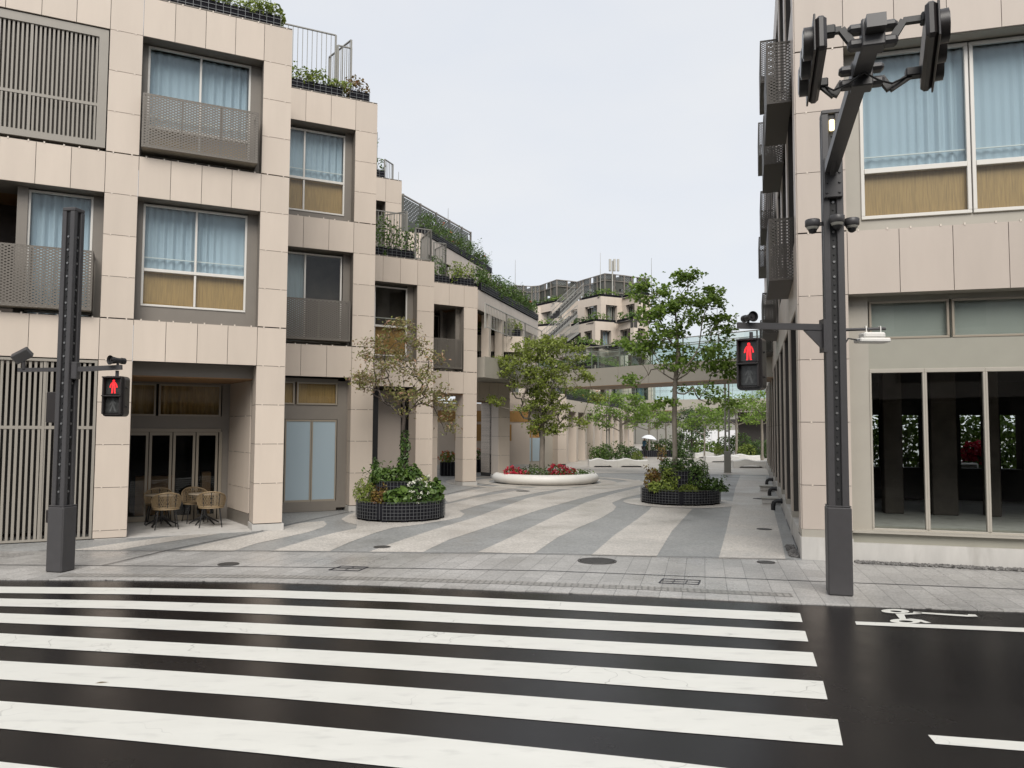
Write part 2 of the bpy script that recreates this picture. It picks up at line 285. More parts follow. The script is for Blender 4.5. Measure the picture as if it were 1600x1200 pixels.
class MB:
    def __init__(s): s.v = []; s.f = []; s.m = []; s.sm = []
    def add(s, vs, fs, mi=0, smooth=False):
        o = len(s.v); s.v.extend([tuple(p) for p in vs])
        for f in fs: s.f.append(tuple(i + o for i in f)); s.m.append(mi); s.sm.append(smooth)
        return s
    def box(s, x0, x1, y0, y1, z0, z1, mi=0, T=None):
        vs = [(x, y, z) for z in (z0, z1) for y in (y0, y1) for x in (x0, x1)]
        if T is not None: vs = [T @ Vector(p) for p in vs]
        return s.add(vs, [(0, 2, 3, 1), (4, 5, 7, 6), (0, 1, 5, 4), (2, 6, 7, 3), (0, 4, 6, 2), (1, 3, 7, 5)], mi)
    def bbox(s, x0, x1, y0, y1, z0, z1, b=0.01, mi=0, T=None):
        """box with chamfered edges"""
        vs = []; 
        for z, k in ((z0, 1), (z0 + b, 0), (z1 - b, 0), (z1, 1)):
            e = b if k else 0
            vs += [(x0 + b, y0 + e, z), (x1 - b, y0 + e, z), (x1 - e, y0 + b, z), (x1 - e, y1 - b, z), (x1 - b, y1 - e, z), (x0 + b, y1 - e, z), (x0 + e, y1 - b, z), (x0 + e, y0 + b, z)]
        if T is not None: vs = [T @ Vector(p) for p in vs]
        fs = [tuple(range(7, -1, -1)), tuple(range(24, 32))]
        for k in range(3):
            for i in range(8): j = (i + 1) % 8; fs.append((k * 8 + i, k * 8 + j, k * 8 + 8 + j, k * 8 + 8 + i))
        return s.add(vs, fs, mi)
    def prism(s, poly, z0, z1, mi=0, T=None):
        n = len(poly); vs = [(p[0], p[1], z0) for p in poly] + [(p[0], p[1], z1) for p in poly]
        if T is not None: vs = [T @ Vector(p) for p in vs]
        return s.add(vs, [tuple(range(n - 1, -1, -1)), tuple(range(n, 2 * n))] + [(i, (i + 1) % n, n + (i + 1) % n, n + i) for i in range(n)], mi)
    def quad(s, a, b, c, d, mi=0): return s.add([a, b, c, d], [(0, 1, 2, 3)], mi)
    def sheet(s, poly, z, mi=0): return s.add([(p[0], p[1], z) for p in poly], [tuple(range(len(poly)))], mi)
    def tube(s, pts, rad, n=8, mi=0, cap=True, smooth=True, rot=0.0):
        pts = [Vector(p) for p in pts]; k = len(pts)
        if not hasattr(rad, '__len__'): rad = [rad] * k
        vs = []; up = None
        for i, p in enumerate(pts):
            d = (pts[min(i + 1, k - 1)] - pts[max(i - 1, 0)]).normalized()
            if up is None:
                up = Vector((0, 0, 1)) if abs(d.z) < 0.9 else Vector((0, 1, 0))
            a = d.cross(up); a = a.normalized() if a.length > 1e-6 else d.orthogonal().normalized()
            b = a.cross(d).normalized(); up = b
            for j in range(n):
                t = 2 * math.pi * j / n + rot; vs.append(p + (a * math.cos(t) + b * math.sin(t)) * rad[i])
        fs = []
        for i in range(k - 1):
            for j in range(n): q = (j + 1) % n; fs.append((i * n + j, i * n + q, (i + 1) * n + q, (i + 1) * n + j))
        s.add(vs, fs, mi, smooth)
        if cap: s.add(vs[:n], [tuple(range(n))], mi); s.add(vs[-n:], [tuple(range(n - 1, -1, -1))], mi)
        return s
    def bar(s, a, b, w, h=None, mi=0):
        """square bar from a to b"""
        h = h or w; a = Vector(a); b = Vector(b); d = (b - a).normalized()
        up = Vector((0, 0, 1)) if abs(d.z) < 0.95 else Vector((0, 1, 0))
        x = d.cross(up).normalized() * (w / 2); y = x.cross(d).normalized() * (h / 2)
        vs = [a - x - y, a + x - y, a + x + y, a - x + y, b - x - y, b + x - y, b + x + y, b - x + y]
        return s.add(vs, [(0, 1, 2, 3), (7, 6, 5, 4), (0, 4, 5, 1), (1, 5, 6, 2), (2, 6, 7, 3), (3, 7, 4, 0)], mi)
    def lathe(s, prof, n=24, c=(0, 0, 0), mi=0, smooth=True):
        vs = []; k = len(prof)
        for r_, z in prof:
            for j in range(n): t = 2 * math.pi * j / n; vs.append((c[0] + r_ * math.cos(t), c[1] + r_ * math.sin(t), c[2] + z))
        return s.add(vs, [(i * n + j, i * n + (j + 1) % n, (i + 1) * n + (j + 1) % n, (i + 1) * n + j) for i in range(k - 1) for j in range(n)], mi, smooth)
    def build(s, name, mats, parent=None, T=None):
        me = bpy.data.meshes.new(name); me.from_pydata(s.v, [], s.f)
        if not isinstance(mats, (list, tuple)): mats = [mats]
        for m in mats: me.materials.append(M[m])
        me.polygons.foreach_set('material_index', s.m); me.polygons.foreach_set('use_smooth', s.sm); me.update()
        o = bpy.data.objects.new(name, me); COL.objects.link(o); place(o, T or (WM[parent.name] if parent else I4), parent)
        return o

def place(o, T, parent=None):
    WM[o.name] = T.copy()
    if parent: o.parent = parent; o.matrix_basis = WM[parent.name].inverted() @ T
    else: o.matrix_basis = T

def tag(o, label=None, cat=None, group=None, kind=None):
    if label: o['label'] = label
    if cat: o['category'] = cat
    if group: o['group'] = group
    if kind: o['kind'] = kind
    return o

def thing(name, label, cat, T=I4, group=None):
    o = bpy.data.objects.new(name, None); o.empty_display_size = 0.2; COL.objects.link(o); place(o, T)
    return tag(o, label, cat, group)

def copy_tree(o, T=None, parent=None):
    c = o.copy(); COL.objects.link(c)
    if parent is not None: c.parent = parent; c.matrix_basis = o.matrix_basis.copy(); WM[c.name] = WM[parent.name] @ c.matrix_basis
    else: place(c, T)
    for ch in list(o.children): copy_tree(ch, None, c)
    return c

rng = random.Random(7)
# ------------------------------------------------------------------ ground, road, pavements
def P2(l, z=0.0): return [G(x, y, z) for x, y in l]
b = MB(); b.sheet([(-1500, -1500), (1500, -1500), (1500, 2500), (-1500, 2500)], -0.03); tag(b.build('ground', 'ground'), kind='structure')
EDGE = [(-900, 912), (0, 906.5), (200, 907), (400, 910), (600, 915.5), (800, 924), (1000, 932), (1260, 945), (1600, 957), (2600, 985)]
edge = P2(EDGE)
b = MB(); pts = [(-70, edge[0].y + 0.5)] + [(p.x, p.y) for p in edge] + [(70, -6)]
for (a, c) in zip(pts[:-1], pts[1:]): b.quad((a[0], -40, 0), (c[0], -40, 0), (c[0], c[1], 0), (a[0], a[1], 0))
tag(b.build('road', 'road'), kind='structure')
# paved footway between the road and the plaza (flush kerb)
BD = [(-900, 862), (100, 862), (400, 862.6), (860, 867.6), (1000, 870.5), (1240, 876), (1600, 887), (2600, 915)]
b = MB(); bd = P2(BD)
top = [(-70, bd[0].y)] + [(p.x, p.y) for p in bd]
poly = pts[:-1] + top[::-1]
b.prism([(p[0], p[1]) for p in poly[::-1]], -0.02, 0.012)
tag(b.build('pavement', 'paver'), kind='structure')
b = MB()
b.prism([(-70, bd[0].y)] + [(p.x, p.y) for p in bd] + [(70, bd[-1].y), (70, 200), (-70, 200)], -0.02, 0.012)
plaza = tag(b.build('plaza', 'aggd'), kind='structure')
# pale bands in the plaza paving
ST = [
    [(1123, 874), (1227.5, 875.6), (1222, 848), (1209, 797.5), (1199, 763), (1197, 745), (1157, 743), (1149, 763), (1141.5, 799), (1135, 830)],
    [(924, 868.8), (1026, 871), (1049, 832), (1077.5, 800.6), (1082, 796), (1018, 793), (1014, 798), (996, 812), (959, 838)],
    [(746, 864.3), (834, 866.5), (871, 841), (905, 825), (940, 810), (958, 799), (963, 793), (956, 786.5), (972, 780), (1000, 773), (1040, 766), (1040, 757), (1000, 762), (959, 772), (915, 786), (865, 808), (784, 847)],
    [(577, 863.4), (661, 864), (700, 845), (740, 832), (790, 815), (843, 797.5), (880, 787), (927.5, 774), (970, 765), (1000, 759), (1000, 750), (940, 758), (896, 764), (824, 779), (740, 810), (676, 829), (613, 850)],
    [(424, 862.4), (515, 862.6), (540, 851), (561, 843), (585, 834), (612, 826), (660, 820), (702, 813), (720, 809), (726, 804), (718, 799), (745, 791), (790, 780), (843, 770), (900, 761.5), (925, 757.5), (925, 752), (880, 755), (820, 765), (760, 775), (700, 788), (620, 795), (556, 801), (545, 805), (533, 812), (541, 817), (558, 821), (556, 827), (525, 833), (486, 843)],
    [(274, 861.8), (365, 862.4), (400, 850.5), (440, 842), (480, 833), (505, 825), (511, 820), (506, 815), (480, 817), (460, 820), (400, 835), (340, 847)],
    [(110, 861), (185, 861), (230, 853), (345, 835), (300, 835.5), (200, 848)],
    [(700, 786), (760, 771), (820, 760), (880, 752), (880, 748), (800, 756), (740, 766), (690, 776)],
]
b = MB()
for s_ in ST: b.sheet([(p.x, p.y) for p in P2(s_)][::-1], 0.0165)
pc = G(1064, 787) + Vector((0, 0.0, 0)); pc = Vector((5.15, 23.6, 0))
b.sheet([(pc.x + 1.72 * math.cos(t * math.pi / 24), pc.y + 1.72 * math.sin(t * math.pi / 24)) for t in range(48)], 0.0205)
tag(b.build('plaza_band', 'aggl'), kind='structure')
b = MB(); b.sheet([(-2, 38.2), (3, 38.8), (8, 38.6), (13, 37.6), (16, 37), (60, 120), (-30, 120)], 0.0165)
b.lathe([(2.35, 0.0205), (3.0, 0.0205)], 48, (1.4, 32.4, 0)); b.lathe([(3.6, 0.0205), (4.15, 0.0205)], 48, (1.4, 32.4, 0))
tag(b.build('plaza_far_paving', 'aggf'), kind='structure')

def strip(pl, w, z, name, mt, kind='structure', up=0.0):
    b = MB(); p = [Vector((q.x, q.y, 0)) for q in pl]; L = []
    for i in range(len(p)):
        d = (p[min(i + 1, len(p) - 1)] - p[max(i - 1, 0)]).normalized(); nn = Vector((-d.y, d.x, 0)) * (w / 2); L.append((p[i] + nn, p[i] - nn))
    for (a, c), (d, e) in zip(L[:-1], L[1:]): b.quad((c.x, c.y, z), (e.x, e.y, z), (d.x, d.y, z), (a.x, a.y, z))
    return tag(b.build(name, mt), kind=kind)
strip(P2([(-600, 882), (0, 884), (400, 887), (640, 889.5), (860, 893.5), (1253, 909), (1600, 922.5), (2400, 950)]), 0.035, 0.0165, 'drain_line', 'slot')
strip(P2([(160, 885.5), (260, 862), (400, 833), (455, 820), (545, 801), (700, 772.5), (774, 755), (812, 746)]), 0.03, 0.0245, 'drain_line', 'slot')
strip(P2([(96, 900), (200, 900.5), (400, 902), (600, 906), (800, 912), (1000, 920), (1238, 931.5)]), 0.24, 0.0165, 'tactile_strip', 'tact')
strip(P2([(60, 862), (400, 862.6), (860, 867.6), (1240, 876)]), 0.03, 0.0285, 'paving_joint', 'joint')

# zebra crossing: each bar is traced as a top and a bottom edge on the road (the road bends, so do the bars)
ZX = [-900, 0, 210, 420, 630, 840, 1050]
ZB = [  # (top y at ZX..., bottom y at ZX...), right end (x top, y top, x bottom, y bottom)
    ([917, 917, 919, 922.5, 929, 938.5, 949], [928, 927, 929, 934, 941, 951, 962], (1250, 958.5, 1254, 972.5)),
    ([925, 935.5, 939.5, 945.5, 953.5, 965, 975], [941, 947.5, 952, 960, 969.5, 980, 990], (1258, 986.5, 1263, 1003)),
    ([943, 958.5, 966, 975, 985, 996.5, 1008], [960, 973.5, 982, 992, 1003, 1015, 1027], (1270, 1020, 1277, 1042)),
    ([965, 990, 1001, 1012, 1023.5, 1036.5, 1050.5], [984, 1009.5, 1021.5, 1034, 1047.5, 1061.5, 1077], (1286, 1065, 1293, 1093.5)),
    ([995, 1033, 1045, 1059, 1074, 1089.5, 1105.5], [1022, 1062, 1075.5, 1090.5, 1108, 1126, 1144], (1309, 1125, 1317, 1165.5)),
    ([1046, 1096, 1112, 1129, 1148, 1169, 1191], [1085, 1139, 1158.5, 1179, 1201, 1225, 1250], (1340, 1225, 1353, 1285)),
    ([1130, 1191, 1214, 1239, 1265, 1293, 1322], [1185, 1262, 1293, 1325, 1358, 1393, 1430], (1382, 1372, 1400, 1500)),
]
b = MB()
for tp, bt, e in ZB:
    T_ = P2([(x, y) for x, y in zip(ZX, tp)] + [(e[0], e[1])]); B_ = P2([(x, y) for x, y in zip(ZX, bt)] + [(e[2], e[3])])
    for i in range(len(T_) - 1):
        a, c, d, q = B_[i], B_[i + 1], T_[i + 1], T_[i]; b.quad((a.x, a.y, 0.0042), (c.x, c.y, 0.0042), (d.x, d.y, 0.0042), (q.x, q.y, 0.0042))
tag(b.build('zebra_crossing', 'paint'), kind='structure')
b = MB()
def pq(l): b.sheet([(p.x, p.y) for p in P2(l)][::-1], 0.0042)
pq([(1336, 971.5), (1600, 981.5), (2400, 1010), (2400, 1018), (1600, 988), (1338, 976.5)])
pq([(1450, 1149), (1600, 1160), (1900, 1182), (1900, 1199), (1600, 1174), (1462, 1163)])
tag(b.build('lane_line', 'paint'), kind='structure')
b = MB()
def ringpx(cx, cy, rx, ry, ix, iy, sh=0.0, z=0.0042):
    n = 28; o = [G(cx + rx * math.cos(2 * math.pi * k / n), cy + sh * math.cos(2 * math.pi * k / n) + ry * math.sin(2 * math.pi * k / n)) for k in range(n)]
    i_ = [G(cx + 1 + ix * math.cos(2 * math.pi * k / n), cy + 0.4 + sh * math.cos(2 * math.pi * k / n) + iy * math.sin(2 * math.pi * k / n)) for k in range(n)]
    for k in range(n):
        q = (k + 1) % n; b.quad((o[k].x, o[k].y, z), (o[q].x, o[q].y, z), (i_[q].x, i_[q].y, z), (i_[k].x, i_[k].y, z))
ringpx(1399, 955.4, 22, 3.3, 9, 1.2, 0.6); ringpx(1414.5, 971.0, 24, 3.6, 11, 1.5, 0.6)
def pq2(l): b.sheet([(p.x, p.y) for p in P2(l)][::-1], 0.0046)
pq2([(1399, 959.6), (1440, 957.4), (1441, 959.6), (1413, 961), (1416, 968.2), (1407, 968.6)])
pq2([(1427, 956.2), (1512, 961.5), (1513, 960.2), (1524, 960.8), (1528, 963.8), (1512, 964.0), (1427, 958.3)])
pq2([(1418, 966.3), (1440, 969), (1455, 973.6), (1446, 974), (1434, 970.6)])
tag(b.build('bicycle_marking', 'paint'), kind='structure')

def disc_cover(p, r_, label):
    t = thing('manhole_cover', label, 'manhole cover', FR(p.x, p.y, 0.3, 0.012), 'round iron manhole covers in the paving')
    b = MB(); b.lathe([(0.0, 0.008), (r_ * 0.9, 0.008), (r_ * 0.9, 0.004)], 28)
    for k in range(-4, 5):
        w = math.sqrt(max(0, (r_ * 0.86) ** 2 - (k * r_ * 0.19) ** 2)); b.box(-w, w, k * r_ * 0.19 - 0.012, k * r_ * 0.19 + 0.012, 0.008, 0.013)
    b.build('lid', 'iron', t); b = MB(); b.lathe([(r_ * 0.93, 0.003), (r_ * 0.93, 0.009), (r_, 0.009), (r_, 0.0)], 28); b.build('rim', 'iron', t)
disc_cover(G(933, 878), 0.33, 'largest round manhole cover in the grey pavers before the plaza')
disc_cover(G(597, 856), 0.16, 'small round manhole cover at the end of a pale band below the bushy planter')
disc_cover(G(357, 883), 0.17, 'round manhole cover beside the drain line left of the square access frame')
disc_cover(G(1197, 880), 0.15, 'small round manhole cover in the pavers left of the big signal pole')
disc_cover(G(817, 768), 0.26, 'round manhole cover on the plaza in front of the white ring bench')
disc_cover(G(1187, 780), 0.22, 'small manhole cover on the pale band between the tree planter and the right building')
disc_cover(G(1194, 828), 0.17, 'thin manhole cover on the pale band nearest the right building corner')
def square_cover(px, label, n):
    p = P2(px); t = thing('access_cover', label, 'access cover', FR(p[0].x, p[0].y, 0, 0.012)); b = MB()
    for a, c in zip(p, p[1:] + p[:1]): b.bar((a.x, a.y, 0.016), (c.x, c.y, 0.016), 0.022, 0.008)
    b.build('frame', 'slot', t, I4); b = MB()
    for k in range(1, n):
        a = p[0].lerp(p[1], k / n); c = p[3].lerp(p[2], k / n); b.bar((a.x, a.y, 0.0155), (c.x, c.y, 0.0155), 0.012, 0.005)
    a, c = p[0].lerp(p[3], 0.5), p[1].lerp(p[2], 0.5); b.bar((a.x, a.y, 0.0155), (c.x, c.y, 0.0155), 0.01, 0.005)
    b.build('grid', 'slot', t, I4)
square_cover([(514, 892), (560, 893.5), (575, 887.5), (534, 886)], 'square access cover filled with pavers below the drain line, left of centre', 2)
square_cover([(1030, 912.5), (1091, 915), (1094, 908.5), (1036, 906)], 'rectangular access cover with a paver grid below the drain line, right of centre', 3)

# ------------------------------------------------------------------ facade kit (x along the wall, y inwards, z up)
FL = [4.43, 7.83, 11.23]                     # joints above each storey's spandrel
SP = 0.85
def panels(b, x0, x1, cuts_z, nx=1, y=0.0, g=0.005, th=0.03, clips=True, thick=()):
    """ceramic panels in front of a dark backing"""
    w = (x1 - x0) / nx
    for z0, z1 in zip(cuts_z[:-1], cuts_z[1:]):
        ga = 0.013 if any(abs(z0 - q) < 0.02 for q in thick) else g
        gb = 0.013 if any(abs(z1 - q) < 0.02 for q in thick) else g
        for i in range(nx):
            b.box(x0 + i * w + g, x0 + (i + 1) * w - g, y, y + th, z0 + ga, z1 - gb, 0)
            if clips:
                for fx in (0.22, 0.78): b.box(x0 + (i + fx) * w - 0.013, x0 + (i + fx) * w + 0.013, y - 0.006, y + 0.02, z1 - gb - 0.012, z1 + 0.016, 2)
def spanels(b, y0, y1, cuts_z, x, ny=1, g=0.005, th=0.03, sgn=1):
    """panels on a face that looks along +x (sgn 1) or -x"""
    w = (y1 - y0) / ny
    for z0, z1 in zip(cuts_z[:-1], cuts_z[1:]):
        for i in range(ny): b.box(min(x, x - sgn * th), max(x, x - sgn * th), y0 + i * w + g, y0 + (i + 1) * w - g, z0 + g, z1 - g, 0)
def zc(z0, z1, step=0.85, base=4.43):
    k0 = math.ceil((z0 - base) / step + 0.05); c = [z0]; z = base + k0 * step
    while z < z1 - 0.05: c.append(z); z += step
    return c + [z1]

def curtain(x0, x1, z0, z1, y, amp=0.035, per=0.16, seed=0):
    r_ = random.Random(seed); b = MB(); n = max(8, int((x1 - x0) / 0.028)); ph = r_.random() * 6
    pr = []
    for i in range(n + 1):
        x = x0 + (x1 - x0) * i / n
        pr.append((x, y + amp * math.sin(2 * math.pi * x / per + ph + 1.3 * math.sin(x * 5 + ph)) * (0.6 + 0.4 * math.sin(x * 3.1 + seed))))
    for (a, c) in zip(pr[:-1], pr[1:]): b.add([(a[0], a[1], z0), (c[0], c[1], z0), (c[0], c[1] * 1.0 + 0.008, z1), (a[0], a[1] + 0.008, z1)], [(0, 1, 2, 3)], 0, True)
    return b

def window(bld, T, x0, x1, z0, z1, y, tz=None, cols=2, frame='white', low='board', fw=0.045, seed=0, cur=True, split=None, name='window', glass='glass'):
    b = MB(); y1 = y + 0.07
    xs = split or [x0 + (x1 - x0) * i / cols for i in range(cols + 1)]
    b.bbox(x0, x1, y, y1, z0, z0 + fw, 0.006); b.bbox(x0, x1, y, y1, z1 - fw, z1, 0.006)
    zz = [z0 + fw, z1 - fw] if tz is None else [z0 + fw, tz - fw * 0.75, tz + fw * 0.75, z1 - fw]
    if tz is not None: b.bbox(x0 + fw, x1 - fw, y - 0.012, y1, tz - fw * 0.75, tz + fw * 0.75, 0.006)
    for x in (x0, x1 - fw): b.bbox(x, x + fw, y, y1, z0 + fw, z1 - fw, 0.006)
    for x in xs[1:-1]:
        for a, c in zip(zz[::2], zz[1::2]): b.bbox(x - fw / 2, x + fw / 2, y + 0.004, y1, a, c, 0.006)
    if tz is not None: b.bar((x0 + fw, y + 0.1, tz + 0.28), (x1 - fw, y + 0.1, tz + 0.28), 0.02)
    w = b.build(name, frame, bld, T)
    b = MB(); b.box(x0 + 0.02, x1 - 0.02, y + 0.03, y + 0.042, z0 + 0.02, z1 - 0.02); b.build('pane', glass, w, T)
    cz = tz if tz is not None else z0
    if cur: curtain(x0 + 0.03, xs[1] if cur == 'left' else x1 - 0.03, cz, z1 - 0.03, y + 0.17, seed=seed).build('curtain', 'curtain', w, T)
    if tz is not None: b = MB(); b.box(x0 + 0.02, x1 - 0.02, y + 0.11, y + 0.13, z0 + 0.02, tz); b.build('lower_board', low, w, T)
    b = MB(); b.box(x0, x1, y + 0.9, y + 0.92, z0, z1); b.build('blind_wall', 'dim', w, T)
    return w

def balcony(bld, T, x0, x1, z0, z1, yf, yb, mt='mesh', fr='taupe'):
    b = MB(); t = 0.035
    for x in [x0, x1 - t]:
        b.box(x, x + t, yf, yf + t, z0, z1); 
    for x in (x0, x1 - t): b.box(x, x + t, yf + t, yb, z1 - t, z1); b.box(x, x + t, yf + t, yb, z0, z0 + t)
    b.box(x0 + t, x1 - t, yf, yf + t, z1 - t, z1); b.box(x0 + t, x1 - t, yf, yf + t, z0, z0 + 0.06)
    b.box(x0 + t, x1 - t, yf + t, yb, z0, z0 + 0.03, 1)
    n = 3
    for k in range(1, n): xx = x0 + (x1 - x0) * k / n; b.box(xx - 0.02, xx + 0.02, yf + 0.012, yf + 0.045, z0 + 0.06, z1 - t)
    o = b.build('balcony', [fr, 'bronze' if mt == 'mesh' else 'tray'], bld, T)
    b = MB(); b.quad((x0, yf - 0.004, z0), (x1, yf - 0.004, z0), (x1, yf - 0.004, z1), (x0, yf - 0.004, z1))
    for x in (x0 - 0.004, x1 + 0.004): b.quad((x, yf, z0), (x, yb, z0), (x, yb, z1), (x, yf, z1))
    b.build('mesh_screen', mt, o, T)
    return o

def louvre(bld, T, x0, x1, z0, z1, y, rails, posts, pitch=0.088, w=0.042, border=0.1, mt='louvre'):
    b = MB()
    b.box(x0, x1, y, y + 0.09, z1 - border, z1); b.box(x0, x1, y, y + 0.09, z0, z0 + border * 0.8)
    b.box(x0, x0 + border, y, y + 0.09, z0 + border * 0.8, z1 - border); b.box(x1 - border, x1, y, y + 0.09, z0 + border * 0.8, z1 - border)
    o = b.build('louvre_screen', 'louvre', bld, T); b = MB(); x = x0 + border + 0.03
    while x < x1 - border - w: b.box(x, x + w, y + 0.03, y + 0.1, z0 + border * 0.8, z1 - border); x += pitch
    b.build('slat', mt, o, T)['kind'] = 'stuff'; b = MB()
    for r_ in rails: b.box(x0 + border, x1 - border, y + 0.022, y + 0.06, r_ - 0.03, r_ + 0.03)
    for p in posts: b.box(p - 0.024, p + 0.024, y + 0.018, y + 0.07, z0 + border * 0.8, z1 - border)
    b.build('rail', 'louvre', o, T)
    return o

def reveal(b, x0, x1, z0, z1, d, mi=0, y0=0.03, th=0.03):
    """lining of an opening"""
    b.box(x0 - th, x0, y0, d, z0, z1, mi); b.box(x1, x1 + th, y0, d, z0, z1, mi); b.box(x0, x1, y0, d, z1, z1 + th, mi); b.box(x0, x1, y0, d, z0 - th, z0, mi)

def railing(bld, T, pts, h=1.1, pitch=0.11, mt='steel', name='railing', posts=True):
    b = MB()
    for a, c in zip(pts[:-1], pts[1:]):
        a = Vector(a); c = Vector(c); L = (c - a).length; n = max(2, int(L / pitch)); up = Vector((0, 0, h))
        b.bar(a + up, c + up, 0.045, 0.03); b.bar(a + Vector((0, 0, 0.08)), c + Vector((0, 0, 0.08)), 0.03, 0.03)
        for k in range(n + 1):
            p = a.lerp(c, k / n); w = 0.05 if (posts and k in (0, n)) else 0.016; b.bar(p + Vector((0, 0, 0.0 if w > 0.03 else 0.08)), p + up, w)
    return b.build(name, mt, bld, T)

# ------------------------------------------------------------------ leaves, shrubs, trees
def leaves(b, cents, nrm, size, r_, mi=0, aspect=0.55, fold=0.25, jit=0.5):
    for c, n in zip(cents, nrm):
        n = Vector((n[0] + r_.gauss(0, jit), n[1] + r_.gauss(0, jit), n[2] + r_.gauss(0, jit)))
        n = n.normalized() if n.length > 1e-4 else Vector((0, 0, 1))
        t = n.orthogonal().normalized(); t.rotate(Matrix.Rotation(r_.random() * 6.28, 3, n)); q = n.cross(t)
        L = size * (0.65 + 0.7 * r_.random()); w = L * aspect; c = Vector(c)
        a0 = c - t * L * 0.5; a1 = c + t * L * 0.5 - n * L * 0.12; m0 = c + q * w * 0.5 + n * w * fold; m1 = c - q * w * 0.5 + n * w * fold
        b.add([a0, m0, a1, m1], [(0, 1, 2), (0, 2, 3)], mi)

def lump_pts(lumps, n, r_, hollow=0.55):
    vol = [l[3] * l[4] * l[5] for l in lumps]; tot = sum(vol); C = []; N = []
    for l, v in zip(lumps, vol):
        for _ in range(max(4, int(n * v / tot))):
            d = Vector((r_.gauss(0, 1), r_.gauss(0, 1), r_.gauss(0, 1))).normalized()
            rad = hollow + (1.05 - hollow) * r_.random() ** 0.6
            p = Vector((l[0] + d.x * l[3] * rad, l[1] + d.y * l[4] * rad, l[2] + d.z * l[5] * rad))
            if p.z < 0.02: p.z = 0.02 + r_.random() * 0.05
            C.append(p); N.append(Vector((d.x, d.y, d.z * 0.8 + 0.45)))
    return C, N

def shrub(name, label, T, lumps, n, size, mt, seed=1, group=None, flower=None, nf=0, fs=0.06, stems=True, cat='shrub', aspect=0.55, sprigs=0, kind=None, parent=None):
    r_ = random.Random(seed); b = MB(); C, N = lump_pts(lumps, n, r_); leaves(b, C, N, size, r_, 0, aspect)
    for _ in range(sprigs):
        l = r_.choice(lumps); a = r_.random() * 6.28; tilt = r_.random() * 0.7; d = Vector((math.cos(a) * tilt, math.sin(a) * tilt, 1)).normalized()
        p = Vector((l[0], l[1], l[2])) + Vector((math.cos(a) * l[3], math.sin(a) * l[4], 0)) * 0.5; H_ = l[5] * (1.1 + 0.5 * r_.random())
        cs = [p + d * H_ * (0.4 + 0.6 * k / 9) + Vector((r_.gauss(0, size * 0.5), r_.gauss(0, size * 0.5), 0)) for k in range(10)]
        leaves(b, cs, [d] * 10, size * 0.9, r_, 0, aspect)
    if stems:
        for l in lumps:
            for _ in range(3): b.tube([(l[0] * 0.7, l[1] * 0.7, 0), (l[0] + r_.uniform(-.5, .5) * l[3], l[1] + r_.uniform(-.5, .5) * l[4], l[2] + l[5] * 0.5)], [0.012, 0.005], 4, 1)
    mats = [mt, 'barkd']
    if kind or parent or flower is None:
        o = b.build(name, mats, parent, T)
        if not parent: tag(o, label, cat, group, kind)
    else:
        o = thing(name, label, cat, T, group); b.build('foliage', mats, o, T)
    if flower:
        f = MB(); C, N = lump_pts([(l[0], l[1], l[2] + 0.03, l[3] * 1.03, l[4] * 1.03, l[5] * 1.03) for l in lumps], nf, r_, 0.93)
        k = [i for i, q in enumerate(N) if q.z > 0.1]; k = r_.sample(k, min(nf, len(k)))
        for i in k: leaves(f, [C[i] + Vector((r_.gauss(0, fs * .4), r_.gauss(0, fs * .4), r_.gauss(0, fs * .3))) for _ in range(4)], [N[i]] * 4, fs, r_, 0, 0.9, 0.3, 0.8)
        f.build('blossom', flower, o, T)
    return o

